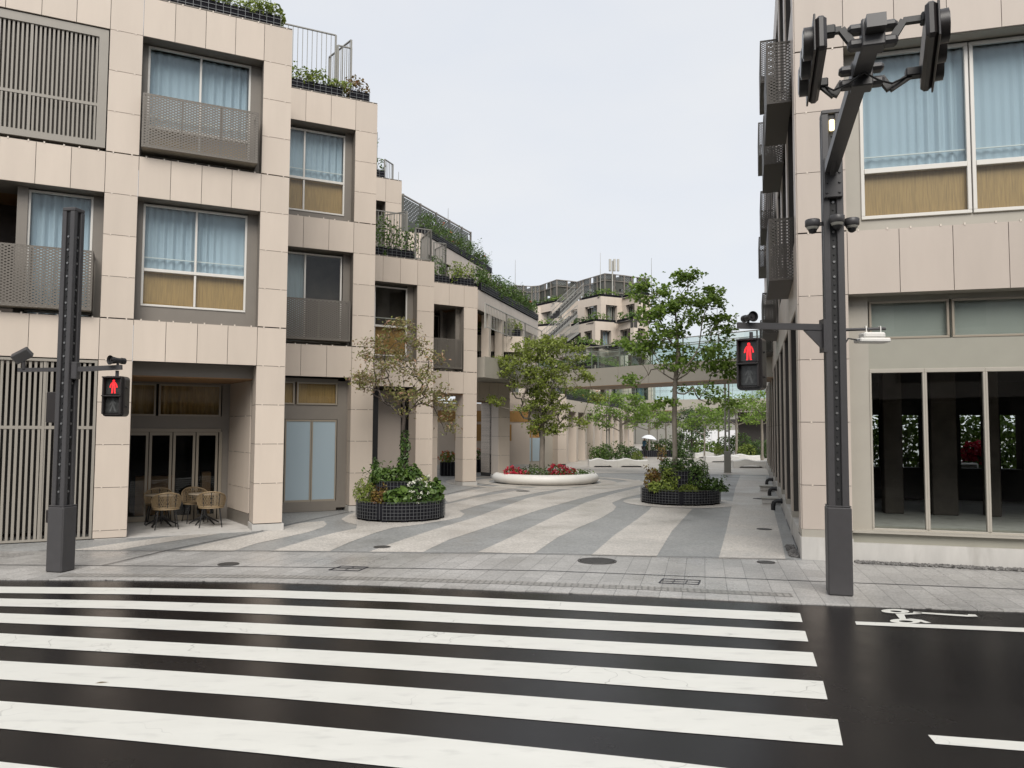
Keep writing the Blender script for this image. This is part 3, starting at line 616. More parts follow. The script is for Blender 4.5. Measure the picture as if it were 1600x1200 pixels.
def tree(name, label, T, trunk, envs, ntar, leaf, lmat, bmat='bark', r0=0.09, seed=1, per=24, spread=0.22, group=None, up=0.5, along=0.5, cat='tree', aspect=0.6, tip=0.004):
    """trunk: list of points; envs: ellipsoids the twigs reach into; branches join the nearest sensible node"""
    r_ = random.Random(seed); nodes = []; par = []; 
    tk = [Vector(p) for p in trunk]; fine = []
    for a, c in zip(tk[:-1], tk[1:]):
        k = max(2, int((c - a).length / 0.22))
        for i in range(k): fine.append(a.lerp(c, i / k))
    fine.append(tk[-1])
    for i, p in enumerate(fine): nodes.append(p); par.append(i - 1)
    ntk = len(fine); zmin = tk[-1].z * 0.45 if len(tk) < 3 else tk[1].z
    tot = sum(e[6] for e in envs); T_ = []
    for e in envs:
        for _ in range(int(ntar * e[6] / tot)):
            for _try in range(12):
                d = Vector((r_.gauss(0, 1), r_.gauss(0, 1), r_.gauss(0, 1))).normalized() * (r_.random() ** 0.38)
                p = Vector((e[0] + d.x * e[3], e[1] + d.y * e[4], e[2] + d.z * e[5]))
                if all((p - q).length > spread * 0.95 for q in T_): T_.append(p); break
    ax = tk[-1]
    T_.sort(key=lambda p: (p - Vector((ax.x, ax.y, min(p.z, ax.z)))).length)
    tips = []
    for p in T_:
        best = None; bc = 1e9
        for i, q in enumerate(nodes):
            if i < ntk and q.z < zmin: continue
            d = p - q; L = d.length
            if L < 0.03: continue
            slope = d.z / L
            c = L * (1 + 0.9 * max(0, up - slope)) + 0.02 * (i >= ntk)
            if c < bc: bc = c; best = i
        q = nodes[best]; L = (p - q).length; k = max(2, int(L / 0.16)); prev = best
        mid = q.lerp(p, 0.5) + Vector((r_.gauss(0, .03), r_.gauss(0, .03), r_.gauss(0, .02))) * L + Vector((0, 0, -0.05 * L))
        for j in range(1, k + 1):
            t = j / k; w = q * (1 - t) ** 2 + mid * 2 * t * (1 - t) + p * t * t; nodes.append(w); par.append(prev); prev = len(nodes) - 1
        tips.append(prev)
    load = [0.0] * len(nodes)
    for i in tips: load[i] += 1.0
    for i in range(len(nodes) - 1, 0, -1):
        if par[i] >= 0: load[par[i]] += load[i]
    mxl = max(load[0], 1.0); rad = [max(tip, r0 * (max(l, 0.5) / mxl) ** 0.5) for l in load]
    for i in range(ntk): rad[i] = max(rad[i], r0 * (1.25 - 0.35 * min(1, i * 0.22 / 1.0)) if i < ntk * 0.7 else rad[i])
    o = thing(name, label, cat, T, group)
    b = MB(); b.tube(nodes[:ntk], [max(x, r0 * 0.35) for x in rad[:ntk]], 10); b.build('trunk', bmat, o, T)
    limbs = {}; root = {}
    for i in range(ntk, len(nodes)):
        q = par[i]; root[i] = i if q < ntk else root[q]; b = limbs.setdefault(root[i], MB())
        b.tube([nodes[q], nodes[i]], [min(rad[q], rad[i] * 1.25), rad[i]], 5 if rad[i] > 0.012 else 3, 0, False)
    for b in limbs.values(): b.build('limb', bmat, o, T)
    b = MB(); ch = set(par)
    for i in range(ntk, len(nodes)):
        if load[i] <= 2.01 and (i in tips or r_.random() < along):
            n = per if i in tips else int(per * 0.6)
            n = int(n * (0.5 + r_.random()))
            cs = [nodes[i] + Vector((r_.gauss(0, spread), r_.gauss(0, spread), r_.gauss(0, spread * 0.45) - 0.02)) for _ in range(n)]
            leaves(b, cs, [(0.15 * r_.gauss(0, 1), -0.35 + 0.15 * r_.gauss(0, 1), 0.9)] * n, leaf, r_, 0, aspect, 0.22, 0.6)
    b.build('crown', lmat, o, T)
    return o

# ------------------------------------------------------------------ left building: stepped bays that turn along the passage
PW, OW = 0.61, 2.42                          # pillar and opening width
LB = thing('apartment_building', 'beige panelled building of stepped bays with roof terraces, left of the plaza', 'building', FR(-5.0, 16.9, R(26)))
def bay_wall(T, xl, xr, ztop, ops, side=4.5, zside=0.0, core=True, nx=4, name='wall', plinth=True, pm='panel', corez=3.55, floors=FL, spand=True, gpillar=None):
    """one bay: pillar at the right, spandrels over the opening xl..xr-PW, side face on the right"""
    b = MB(); px = xr - PW
    panels(b, px, xr, zc(0.17, ztop), 1, thick=FL)
    b.box(px + 0.012, xr - 0.012, 0.03, 0.62, 0.0, ztop - 0.02, 1)
    spanels(b, 0.0, 0.62, zc(0.17, 3.58), px, 1, sgn=-1)
    if plinth: b.box(px - 0.02, xr + 0.03, -0.02, 0.66, 0.0, 0.155, 3)
    if side: 
        spanels(b, 0.03, side, zc(max(zside, 0.17), ztop), xr, max(1, int(side / 0.8)), sgn=1)
        b.box(xr - 0.2, xr - 0.03, 0.62, side, zside, ztop - 0.02, 1)
    for z in floors:
        if z > ztop + 0.01: continue
        if spand: panels(b, xl, px, [z - SP, z], nx, thick=FL)
        b.box(xl, px, 0.03, 0.5, z - SP + 0.02, z - 0.02, 1)
    b.box(xl, xr - 0.01, 0.0, 0.35, ztop + 0.001, ztop + 0.02, 4)
    b.box(xl, xr - 0.05, 0.36, 5.0, ztop - 0.4, ztop - 0.25, 1)
    for (z0, z1, d) in ops: reveal(b, xl, px, z0, z1, d, 4)
    if core: b.box(xl, xr - 0.25, 1.05, 4.4, corez, ztop - 0.45, 5)  # dim block added behind the windows to stop light passing through
    return b.build(name, [pm, 'joint', 'clip', 'conc', 'taupe', 'dim'], LB, T)

T1 = FR(-5.0, 16.9, R(26)); T2 = FR(-3.77, 20.87, R(26)); T3 = FR(-2.63, 25.6, R(30)); T4 = FR(-1.38, 30.2, R(33)); T5 = FR(-0.09, 34.8, R(33)); T6 = FR(3.2, 45.2, R(33))
T3b = FR(-4.05, 27.55, R(28))
# first bay, and the bay left of it at the picture's edge
bay_wall(T1, -3.03, 0, 11.23, [(4.43, 6.98, 1.0), (7.83, 10.38, 1.0)])
b = MB()
panels(b, -3.64, -3.03, zc(0.03, 11.23), 1, thick=FL); b.box(-3.63, -3.04, 0.03, 0.62, 0, 11.2, 1); spanels(b, 0, 0.62, zc(0.05, 3.58), -3.03, 1)
for z in FL: panels(b, -7.26, -3.64, [z - SP, z], 6, thick=FL); b.box(-7.26, -3.64, 0.03, 0.5, z - SP + 0.02, z - 0.02, 1)
panels(b, -7.87, -7.26, zc(0.03, 11.23), 1, thick=FL); b.box(-7.86, -7.27, 0.03, 0.62, 0, 11.2, 1)
reveal(b, -7.26, -3.64, 4.43, 6.98, 1.0, 4); reveal(b, -7.26, -3.64, 7.83, 10.38, 0.5, 4)
b.box(-7.86, -3.04, 0.36, 5.0, 10.83, 10.98, 1); b.box(-7.86, -3.04, 0.0, 0.35, 11.231, 11.25, 4)
b.box(-7.26, -3.2, 2.0, 4.4, 3.55, 10.8, 5); b.box(-7.26, -5.2, 0.4, 2.0, 6.985, 7.0, 6)
b.box(-16, -7.87, 0.3, 5, 0, 11.2, 0); b.box(-7.8, -3.04, 1.6, 4.4, 0, 3.5, 5)
b.build('wall', ['panel', 'joint', 'clip', 'conc', 'taupe', 'dim', 'soffit'], LB, T1)
louvre(LB, T1, -7.2, -3.66, 7.9, 10.36, 0.03, [8.78], [-5.0, -6.3], pitch=0.076, w=0.036, border=0.17)
louvre(LB, T1, -7.2, -3.65, 0.03, 3.56, 0.0, [2.22], [-4.55, -4.98, -5.9], pitch=0.092, w=0.045, border=0.05)
b = MB(); b.box(-7.2, -3.7, 0.9, 0.93, 0.1, 3.5, 0); b.build('louvre_backing', 'dark', LB, T1); b = MB(); b.box(-7.2, -3.7, 0.2, 0.22, 7.85, 10.35); b.build('louvre_backing', 'taupe', LB, T1)
window(LB, T1, -4.98, -3.84, 4.5, 6.95, 0.35, None, 1, seed=3)
b = MB(); b.box(-5.16, -4.98, 0.3, 2.0, 4.43, 6.98); b.box(-3.84, -3.64, 0.36, 0.42, 4.43, 6.98); b.build('jamb_panel', 'taupe', LB, T1)
balcony(LB, T1, -6.9, -3.79, 4.53, 5.73, -0.15, 0.34)
window(LB, T1, -2.92, -0.83, 7.95, 10.36, 0.35, 8.6, 2, seed=5); balcony(LB, T1, -3.0, -0.72, 7.97, 9.1, -0.2, 0.34)
window(LB, T1, -2.92, -0.83, 4.77, 6.94, 0.35, 5.54, 2, seed=8)
b = MB(); 
for z0, z1, s in ((4.43, 6.98, 4.77), (7.83, 10.38, 7.95)): b.box(-0.83, -0.61, 0.36, 0.42, z0, z1); b.box(-3.03, -2.92, 0.36, 0.42, z0, z1); b.box(-2.92, -0.83, 0.37, 0.42, z0, s)
b.build('jamb_panel', 'taupe', LB, T1)
# café recess under the first bay
b = MB(); b.box(-3.6, -0.2, -0.02, 2.6, 0.0, 0.02, 0); b.build('terrace_floor', 'conc', LB, T1)
b = MB(); b.box(-3.6, -0.62, 0.5, 2.62, 3.3, 3.32, 0); b.box(-3.05, -0.61, 0.5, 0.53, 3.32, 3.6, 1); b.build('soffit', ['soffit', 'taupe'], LB, T1)
b = MB(); panels(b, 0.0, 1.7, [0.3, 0.86, 1.66, 2.5, 3.3], 1); b.box(0, 1.7, 0.03, 0.2, 0.02, 3.3, 1); b.box(0, 1.7, 0.0, 0.03, 0.02, 0.29, 3)
b.build('side_wall', ['panel', 'joint', 'clip', 'taupe'], LB, T1 @ FR(-0.88, 2.55, R(-80.8)))
b = MB(); b.box(-1.05, -0.62, 2.6, 2.7, 0.02, 3.3); b.box(-4.2, -1.05, 2.6, 2.68, 2.2, 2.5); b.box(-4.2, -1.05, 2.6, 2.68, 3.26, 3.3); b.box(-4.2, -3.9, 2.6, 2.68, 0.02, 2.2); b.build('shop_front_panel', 'taupe', LB, T1)
for k, (xa, xb) in enumerate(((-3.9, -2.52), (-2.46, -1.08))):
    b = MB(); b.box(xa, xb, 2.58, 2.64, 2.5, 2.54); b.box(xa, xb, 2.58, 2.64, 3.22, 3.26); b.box(xa, xa + .04, 2.58, 2.64, 2.54, 3.22); b.box(xb - .04, xb, 2.58, 2.64, 2.54, 3.22)
    w = b.build('transom_window', 'bronze', LB, T1); b = MB(); b.box(xa + .02, xb - .02, 2.605, 2.615, 2.52, 3.24); b.build('pane', 'glass', w, T1)
    curtain(xa, xb, 2.5, 3.25, 2.78, seed=k + 20).build('curtain', 'board', w, T1)
b = MB(); b.box(-4.2, -1.06, 2.57, 2.66, 2.12, 2.2); b.box(-1.1, -1.03, 2.57, 2.66, 0.02, 2.12); b.build('door_frame', 'bronze', LB, T1)
x = -1.11
for k in range(5):
    b = MB(); a, c = x - 0.50, x - 0.012
    b.box(a, c, 2.6, 2.65, 0.03, 0.15); b.box(a, c, 2.6, 2.65, 2.04, 2.115); b.box(a, a + 0.055, 2.6, 2.65, 0.15, 2.04); b.box(c - 0.055, c, 2.6, 2.65, 0.15, 2.04)
    d = b.build('glass_door', 'bronze', LB, T1); b = MB(); b.box(a + 0.03, c - 0.03, 2.62, 2.63, 0.1, 2.08); b.build('pane', 'dglass', d, T1); x -= 0.51
b = MB(); b.box(-4.2, -0.5, 5.0, 5.1, 0, 3.4, 0); b.box(-0.6, -0.5, 2.7, 5, 0, 3.4, 0); b.box(-4.3, -4.2, 2.7, 5, 0, 3.4, 0); b.box(-4.2, -0.5, 2.7, 5, 3.4, 3.5, 0); b.box(-4.2, -0.6, 2.7, 5, 0.0, 0.03, 0)
b.box(-1.4, -1.2, 3.4, 3.9, 0.03, 1.1, 1); b.box(-2.9, -2.0, 4.0, 4.4, 0.03, 1.0, 1)
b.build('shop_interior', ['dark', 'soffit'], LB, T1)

# second bay
bay_wall(T2, -3.3, 0, 11.23, [(4.43, 6.98, 1.0), (7.83, 10.38, 1.0)])
window(LB, T2, -3.1, -0.8, 8.05, 10.3, 0.35, 8.95, 2, seed=11, split=[-3.1, -1.9, -0.8])
window(LB, T2, -3.1, -0.83, 4.5, 6.92, 0.35, None, 2, seed=12, split=[-3.1, -1.82, -0.83], cur='left', glass='dglass')
balcony(LB, T2, -3.2, -0.68, 4.55, 5.63, -0.05, 0.34)
b = MB()
for z0, z1, s in ((4.43, 6.98, 4.5), (7.83, 10.38, 8.05)): b.box(-0.8, -0.61, 0.36, 0.42, z0, z1); b.box(-3.1, -0.8, 0.37, 0.42, z0, s)
b.box(-0.88, -0.61, 0.36, 0.46, 0.1, 3.5); b.box(-3.3, -0.88, 0.36, 0.46, 2.46, 2.85); b.box(-3.3, -0.88, 0.36, 0.46, 3.45, 3.55); b.box(-3.3, -0.88, 0.36, 0.46, 0.02, 0.28)
b.build('jamb_panel', 'taupe', LB, T2)
for k, (xa, xb) in enumerate(((-3.2, -2.03), (-1.97, -0.9))):
    b = MB(); b.box(xa, xb, 0.33, 0.4, 2.85, 2.89); b.box(xa, xb, 0.33, 0.4, 3.41, 3.45); b.box(xa, xa + .04, 0.33, 0.4, 2.89, 3.41); b.box(xb - .04, xb, 0.33, 0.4, 2.89, 3.41)
    w = b.build('transom_window', 'bronze', LB, T2); b = MB(); b.box(xa + .02, xb - .02, 0.36, 0.37, 2.87, 3.43); b.build('pane', 'glass', w, T2); b = MB(); b.box(xa, xb, 0.44, 0.46, 2.85, 3.45); b.build('lower_board', 'board', w, T2)
for k, (xa, xb) in enumerate(((-2.95, -2.27), (-2.25, -1.57), (-1.56, -0.9))):
    b = MB(); b.box(xa, xb, 0.36, 0.41, 0.28, 0.33); b.box(xa, xb, 0.36, 0.41, 2.4, 2.45); b.box(xa, xa + .035, 0.36, 0.41, 0.33, 2.4); b.box(xb - .035, xb, 0.36, 0.41, 0.33, 2.4)
    d = b.build('frosted_door', 'bronze', LB, T2); b = MB(); b.box(xa + .02, xb - .02, 0.375, 0.39, 0.31, 2.42); b.build('pane', 'frost', d, T2)
b = MB(); b.box(-3.3, -0.7, 0.47, 4.0, 0.02, 3.5); b.build('core_block', 'dim', LB, T2)  # solid dim block added behind the ground floor doors, keeps light out

# third bay (one storey lower, with a set-back storey above it)
bay_wall(T3, -3.03, 0, 7.83, [(4.43, 6.98, 1.0)], side=4.5, nx=4)
window(LB, T3, -3.0, -0.82, 4.6, 6.9, 0.35, 5.58, 2, seed=14, split=[-3.0, -1.95, -0.82], glass='dglass', cur=False)
b = MB(); b.box(-0.82, -0.61, 0.36, 0.42, 4.43, 6.98); b.box(-3.0, -0.82, 0.37, 0.42, 4.43, 4.6); b.build('jamb_panel', 'taupe', LB, T3)
b = MB(); b.box(-3.03, -2.1, 0.5, 0.6, 0.02, 3.5, 0); b.box(-2.1, -1.72, 0.52, 0.58, 0.02, 3.5, 1); b.box(-1.72, -0.62, 1.3, 1.36, 0.9, 3.5, 2); b.box(-1.72, -0.62, 1.28, 1.36, 0.02, 0.9, 3); b.box(-3.03, -0.3, 1.36, 3.5, 0.02, 3.5, 0); b.build('entrance_wall', ['dark', 'black', 'panelr', 'taupe'], LB, T3)
bay_wall(T3b, -3.6, 0, 11.23, [(7.83, 10.38, 1.0)], side=6.0, zside=7.83, plinth=False, corez=7.9, floors=[11.23], nx=5)
b = MB(); b.box(-3.6, -0.62, 0.6, 0.66, 7.83, 10.38, 0); b.build('set_back_wall', 'taupe', LB, T3b)
window(LB, T3b, -2.9, -0.9, 7.9, 10.2, 0.5, None, 2, seed=15)

# fourth bay, open below
bay_wall(T4, -2.6, 0, 7.83, [(4.43, 6.98, 2.0)], side=0, nx=3, core=False)
b = MB(); spanels(b, 0.03, 2.0, zc(3.58, 7.83), 0, 2); b.box(-0.2, -0.03, 0.62, 2.0, 3.55, 7.8, 1); b.box(-2.6, -0.2, 2.2, 2.4, 3.55, 7.7, 2); b.box(-2.6, -0.2, 0.4, 2.4, 6.985, 7.0, 3); b.box(-2.6, -0.02, 0.03, 3.0, 3.55, 3.57, 3); b.box(-0.78, -0.61, 0.36, 0.42, 4.43, 6.98, 4)
b.build('loggia_wall', ['panel', 'joint', 'dim', 'soffit', 'taupe'], LB, T4)
window(LB, T4, -2.5, -0.9, 4.5, 6.8, 1.5, None, 2, seed=16, glass='dglass', cur=False, frame='taupe')
balcony(LB, T4, -2.4, -0.7, 4.53, 5.68, -0.05, 0.34)
b = MB(); panels(b, -1.55, -1.2, zc(0.1, 3.58), 1, y=1.0, clips=False); b.box(-1.54, -1.21, 1.03, 1.5, 0.02, 3.55, 1); spanels(b, 1.0, 1.5, zc(0.1, 3.58), -1.2, 1); b.box(-2.4, -1.95, 0.8, 1.5, 0.02, 3.55, 2); b.build('inner_pillar', ['panel', 'joint', 'taupe'], LB, T4)
# fifth bay: ground storey only, carries the deck
b = MB(); panels(b, -PW, 0, zc(0.17, 4.28), 1); b.box(-PW + .01, -.01, .03, .6, 0, 4.25, 1); spanels(b, 0.0, 0.6, zc(0.17, 3.58), -PW, 1, sgn=-1); spanels(b, 0.61, 2.2, zc(0.17, 3.44), -0.2, 2, sgn=-1); spanels(b, 0, 2.2, zc(0.17, 4.28), 0, 3); b.box(-0.2, -0.03, 0.6, 2.2, 0, 4.25, 1)
panels(b, -2.6, -PW, [3.45, 4.28], 4); b.box(-2.6, -PW, 0.03, 0.4, 3.47, 4.25, 1); b.box(-2.6, -0.03, 0.4, 2.2, 3.45, 3.47, 4); b.box(-PW, 0.0, -0.01, 0.63, 0.0, 0.16, 3)
b.build('wall', ['panel', 'joint', 'clip', 'conc', 'soffit'], LB, T5)
# sixth bay: shop front beside the ring bench
b = MB(); panels(b, -PW, 0, zc(0.17, 4.28), 1); b.box(-PW + .03, -.01, .03, .6, 0, 4.25, 1); spanels(b, 0.0, 0.6, zc(0.1, 3.44), -PW, 1, sgn=-1); spanels(b, 0.0, 0.6, zc(0.1, 3.44), -3.35, 1); panels(b, -3.95, -3.35, zc(0.17, 4.28), 1); b.box(-3.94, -3.36, .03, .6, 0, 4.25, 1)
panels(b, -3.35, -PW, [3.45, 4.28], 4); b.box(-3.35, -PW, 0.03, 0.4, 3.47, 4.25, 1); b.box(-3.35, -PW, 0.5, 0.56, 2.5, 3.45, 4); b.box(-3.35, -2.9, 0.5, 0.56, 0.02, 2.5, 4); b.box(-1.3, -PW, 0.5, 0.56, 0.02, 2.5, 4); b.box(-2.9, -1.3, 0.5, 0.56, 0.02, 0.3, 4)
b.build('wall', ['panel', 'joint', 'clip', 'conc', 'taupel'], LB, T6)
for k, (xa, xb) in enumerate(((-2.9, -2.1), (-2.1, -1.3))):
    b = MB(); b.box(xa, xb, 0.5, 0.55, 0.3, 0.35); b.box(xa, xb, 0.5, 0.55, 2.44, 2.5); b.box(xa, xa + .04, 0.5, 0.55, 0.35, 2.44); b.box(xb - .04, xb, 0.5, 0.55, 0.35, 2.44)
    d = b.build('frosted_door', 'bronze', LB, T6); b = MB(); b.box(xa, xb, 0.53, 0.545, 0.32, 1.7); b.build('pane', 'frost', d, T6); b = MB(); b.box(xa, xb, 0.53, 0.545, 1.7, 2.46); b.build('lower_board', 'board', d, T6)
# passage seen through the open bays
Tg = FR(-3.4, 42.0, R(12))
b = MB(); b.box(-5, 4.5, 0, 0.2, 0, 3.6, 0); b.box(-5, 4.5, -0.03, 0, 2.6, 3.2, 1); b.box(-5, 4.5, -0.05, 0.0, 0.0, 0.25, 2)
for xx in (-2.2, 0.3, 1.5, 2.7): b.box(xx, xx + 0.75, -0.04, 0.0, 1.55, 2.45, 1)
b.build('passage_wall', ['panel', 'board', 'conc'], LB, Tg)

# wing along the passage: second storey with a gallery, third storey set back, roof screen
TW = FR(-1.38, 30.2, R(73.3)); TW2 = FR(-4.1, 35.4, R(72.3)); TW3 = FR(-5.75, 40.6, R(68))
b = MB(); L = 9.4
panels(b, 0.05, L, [6.95, 7.75], 10, y=0.0, clips=False); b.box(0.05, L, 0.03, 0.4, 6.97, 7.72, 1); b.box(0.05, L, 0.0, 3.8, 7.73, 7.76, 1)
for k, xx in enumerate((1.5, 3.3, 5.0, 6.7, 8.5)): b.box(xx, xx + 0.28, 0.02, 0.35, 5.1, 6.95, 0)
b.box(0.05, L, 1.5, 1.6, 4.4, 7.7, 3); b.box(0.05, L, 0.4, 1.5, 6.93, 6.95, 4); b.box(L - 0.2, L, 0.03, 6, 4.3, 7.7, 0)
b.build('gallery_wall', ['panel', 'joint', 'clip', 'taupe', 'soffit'], LB, TW)
railing(LB, TW, [(0.2, -0.25, 6.2), (3.1, -0.25, 6.2), (6.1, -0.25, 6.2), (9.2, -0.25, 6.2)], 1.0, 0.2, 'steelp')
TG = FR(-1.3, 33.6, R(14))
b = MB(); panels(b, -1.2, 1.85, [5.62, 6.33], 4, clips=False); b.box(-1.2, 1.83, 0.03, 4.5, 5.64, 6.3, 1); spanels(b, 0.03, 4.4, [5.62, 6.33], 1.85, 4); b.box(-1.2, 1.8, 1.4, 1.5, 4.3, 5.6, 2); b.build('upper_deck', ['panel', 'joint', 'taupe'], LB, TG)
railing(LB, TG, [(-1.2, 0.1, 5.12), (1.8, 0.1, 5.12)], 0.5, 0.12, 'steel')
b = MB()
panels(b, -0.3, 9.5, [10.42, 11.25], 10, clips=False); b.box(-0.3, 9.5, 0.03, 0.4, 10.44, 11.2, 1); b.box(-0.3, 9.5, 0.0, 5, 11.22, 11.26, 1)
for k in range(6): xx = -0.3 + k * 1.75; b.box(xx, xx + 0.55, 0.0, 0.35, 7.8, 10.42, 0)
b.box(-0.3, 9.5, 0.8, 0.9, 7.8, 10.42, 3); b.box(9.45, 9.5, 0.03, 6, 7.7, 11.2, 0)
b.build('upper_wall', ['panel', 'joint', 'clip', 'taupe'], LB, TW2)
T2f = TW2 @ FR(-0.3, 0.0, R(-52)); b = MB(); panels(b, -3.4, 0, [9.2, 10.4, 11.25], 4, clips=False); b.box(-3.4, -0.02, 0.03, 0.4, 7.8, 11.2, 1); b.build('upper_wall', ['panel', 'joint', 'clip'], LB, T2f)
railing(LB, TW2, [(1.2, -0.7, 8.0), (9.8, -0.7, 8.0)], 1.9, 0.2, 'steelp')
railing(LB, TW2, [(5.2, -0.5, 10.0 - 0.9), (9.6, -0.5, 9.1)], 1.5, 0.2, 'steelp')
b = MB(); 
for xx in (-0.3, 1.6, 3.5, 5.2, 6.9, 8.2): b.box(xx - .05, xx + .05, -.05, .05, 10.9, 14.7, 0)
for z in (14.6, 13.2, 11.6): b.box(-0.3, 8.2, -.04, .04, z, z + .07, 0)
for z in (14.55, 12.0): b.box(-0.35, -0.25, 0.05, 4.2, z, z + .07, 0)
o = b.build('roof_screen', 'taupe', LB, TW3); b = MB(); b.quad((-0.3, -0.06, 11), (8.2, -0.06, 11), (8.2, -0.06, 14.5), (-0.3, -0.06, 14.5)); b.quad((-0.36, 4.2, 11), (-0.36, -0.06, 11), (-0.36, -0.06, 14.6), (-0.36, 4.2, 14.6)); b.quad((-0.3, 1.6, 11), (8.2, 1.6, 11), (8.2, 1.6, 14.3), (-0.3, 1.6, 14.3)); b.build('perforated_sheet', 'perf', o, TW3)
b = MB(); b.tube([(0.9, 1, 12), (0.9, 1, 16.4)], [0.05, 0.012], 5); b.tube([(7.0, 1, 12), (7.0, 1, 16.0)], [0.05, 0.012], 5); b.build('lightning_rod', 'steel', LB, TW3)
# arcade further along
TA = FR(3.45, 48.6, R(73.3)); b = MB()
panels(b, 0, 28, [3.35, 4.1], 16, clips=False); b.box(0, 28, 0.03, 0.4, 3.37, 4.08, 1); b.box(0, 28, 0.0, 3.0, 4.09, 4.12, 1)
for k in range(10): xx = k * 3.02; b.box(xx, xx + 0.62, 0.0, 0.55, 0.02, 3.35, 0)
b.box(0, 28, 1.6, 1.7, 0.02, 3.4, 3); b.box(0, 28, 0.4, 1.6, 3.34, 3.36, 3)
b.build('arcade_wall', ['panel', 'joint', 'clip', 'taupe'], LB, TA)
b = MB(); b.box(-0.02, 0.25, 0.55, 1.6, 0.02, 3.35); b.box(-0.5, 0, 0.1, 0.4, 0.02, 3.9); b.build('arcade_end', 'panel', LB, TA)

# roof-edge planters and railings on the terraces
def roof_planter(T, x0, x1, y, z, label, plab, seed, h=0.32, dens=230, ph=0.42, mt='sh1', d=0.45, flower=None):
    t = thing('roof_planter', label, 'planter', T @ Matrix.Translation((x0, y, z)), 'black mesh planters along the terrace edges'); L = x1 - x0
    b = MB(); b.box(0.01, L - 0.01, 0.01, d, 0, h - 0.03, 0); b.build('box', 'liner', t)
    b = MB(); n = max(2, int(L / 0.15))
    for k in range(n + 1): b.box(L * k / n - .005, L * k / n + .005, -0.006, 0.004, 0, h)
    for z_ in (0.02, h * 0.35, h * 0.68, h): b.box(0, L, -0.004, 0.002, z_ - 0.005, z_ + 0.005)
    b.build('wire_cage', 'wire', t)
    r_ = random.Random(seed); lumps = []; x = 0.1
    while x < L: w = r_.uniform(0.14, 0.34); lumps.append((x, d * 0.45 + r_.uniform(-.08, .1), h + ph * 0.3, w, 0.26, ph * r_.uniform(0.35, 1.15))); x += w * 1.15
    o = shrub('terrace_shrubs', plab, T @ Matrix.Translation((x0, y, z)), lumps, int(dens * 2.1 * L), 0.10, mt, seed, sprigs=int(2.6 * L), cat='shrubs', flower=flower, nf=int(0.7 * L), fs=0.09)
    return t
roof_planter(T1, -3.0, -0.25, 0.12, 11.25, 'black mesh planter on the highest roof edge, top left of the picture', 'green and yellowish shrubs in the planter on the highest left roof', 31, mt='sh2', ph=0.28)
roof_planter(T2, -3.1, -0.95, 0.12, 11.25, 'wide black mesh planter on the second bay roof behind a railing', 'loose yellow green plants in the wide planter before the tall roof railing', 32, mt='sh2', ph=0.3)
roof_planter(T2, -0.75, -0.2, 0.12, 11.25, 'short black mesh planter at the corner of the second bay roof', 'reddish green plants in the short corner planter of the second bay roof', 33, mt='sh4', ph=0.34)
railing(LB, T2, [(-3.0, 0.65, 11.25), (-1.05, 0.65, 11.25)], 2.0, 0.13)
railing(LB, T2, [(-0.95, 1.9, 11.25), (-0.62, 0.62, 11.25)], 1.95, 0.12); railing(LB, T2, [(-1.0, 0.6, 11.25), (-0.62, 0.6, 11.25)], 1.7, 0.12)
roof_planter(T3b, -1.2, -0.62, 0.12, 11.25, 'black mesh planter on the set-back storey roof by a narrow railing', 'bright green shrub in the planter on the set-back storey roof', 34, ph=0.6)
railing(LB, T3b, [(-1.0, 1.6, 11.25), (-0.75, 0.7, 11.25)], 1.9, 0.12); railing(LB, T3b, [(-0.6, 0.2, 11.25), (-0.15, 0.6, 11.25)], 0.75, 0.12)
railing(LB, T3b, [(-3.2, -0.9, 8.2), (-0.15, -0.9, 8.2)], 1.55, 0.11, 'steel')
roof_planter(T3, -2.1, -0.68, 0.12, 7.85, 'black mesh planter on the third bay roof under the curved railing', 'lush dark green shrubs in the planter on the third bay roof', 35, ph=0.8, dens=330, mt='sh1')
railing(LB, T3, [(-1.3, 1.8, 7.9), (-0.75, 0.65, 7.85)], 1.75, 0.11); railing(LB, T3, [(-0.62, 0.2, 7.85), (-0.05, 0.2, 7.85), (0.15, 1.5, 7.85)], 1.1, 0.11)
roof_planter(T4, -2.0, -1.2, 0.12, 7.85, 'black mesh planter left of two on the fourth bay roof', 'rounded green shrub in the left planter of the fourth bay roof', 36, ph=0.6)
roof_planter(T4, -1.0, -0.1, 0.12, 7.85, 'black mesh planter right of two on the fourth bay roof', 'spreading green shrubs in the right planter of the fourth bay roof', 37, ph=0.6, mt='sh2')
railing(LB, T4, [(-1.6, 0.7, 7.85), (-1.1, 0.65, 7.85), (-1.0, 1.8, 7.85)], 1.7, 0.11)
roof_planter(TW, 0.3, 9.3, -0.05, 7.77, 'long black planter along the sloping-looking roof edge of the gallery wing', 'long row of green and orange shrubs on the gallery wing roof edge', 38, ph=0.65, dens=260, flower='flo')
roof_planter(TW2, -0.2, 9.4, -0.05, 11.27, 'long black planter along the upper set-back roof edge below the perforated screen', 'long row of shrubs with few red flowers on the upper set-back roof edge', 39, ph=0.7, dens=220, flower='flo')
roof_planter(TG, -1.0, 1.75, 0.1, 6.34, 'low black planter on the upper deck edge behind the vase-shaped tree', 'low green shrubs with one round bright bush on the upper deck', 40, ph=0.4, mt='sh2')
roof_planter(TA, 0.2, 26, 0.05, 4.13, 'long planter on the arcade roof edge left of the umbrella walker', 'green shrubs with orange leaves on top of the arcade', 41, ph=0.6, dens=150, flower='flo')

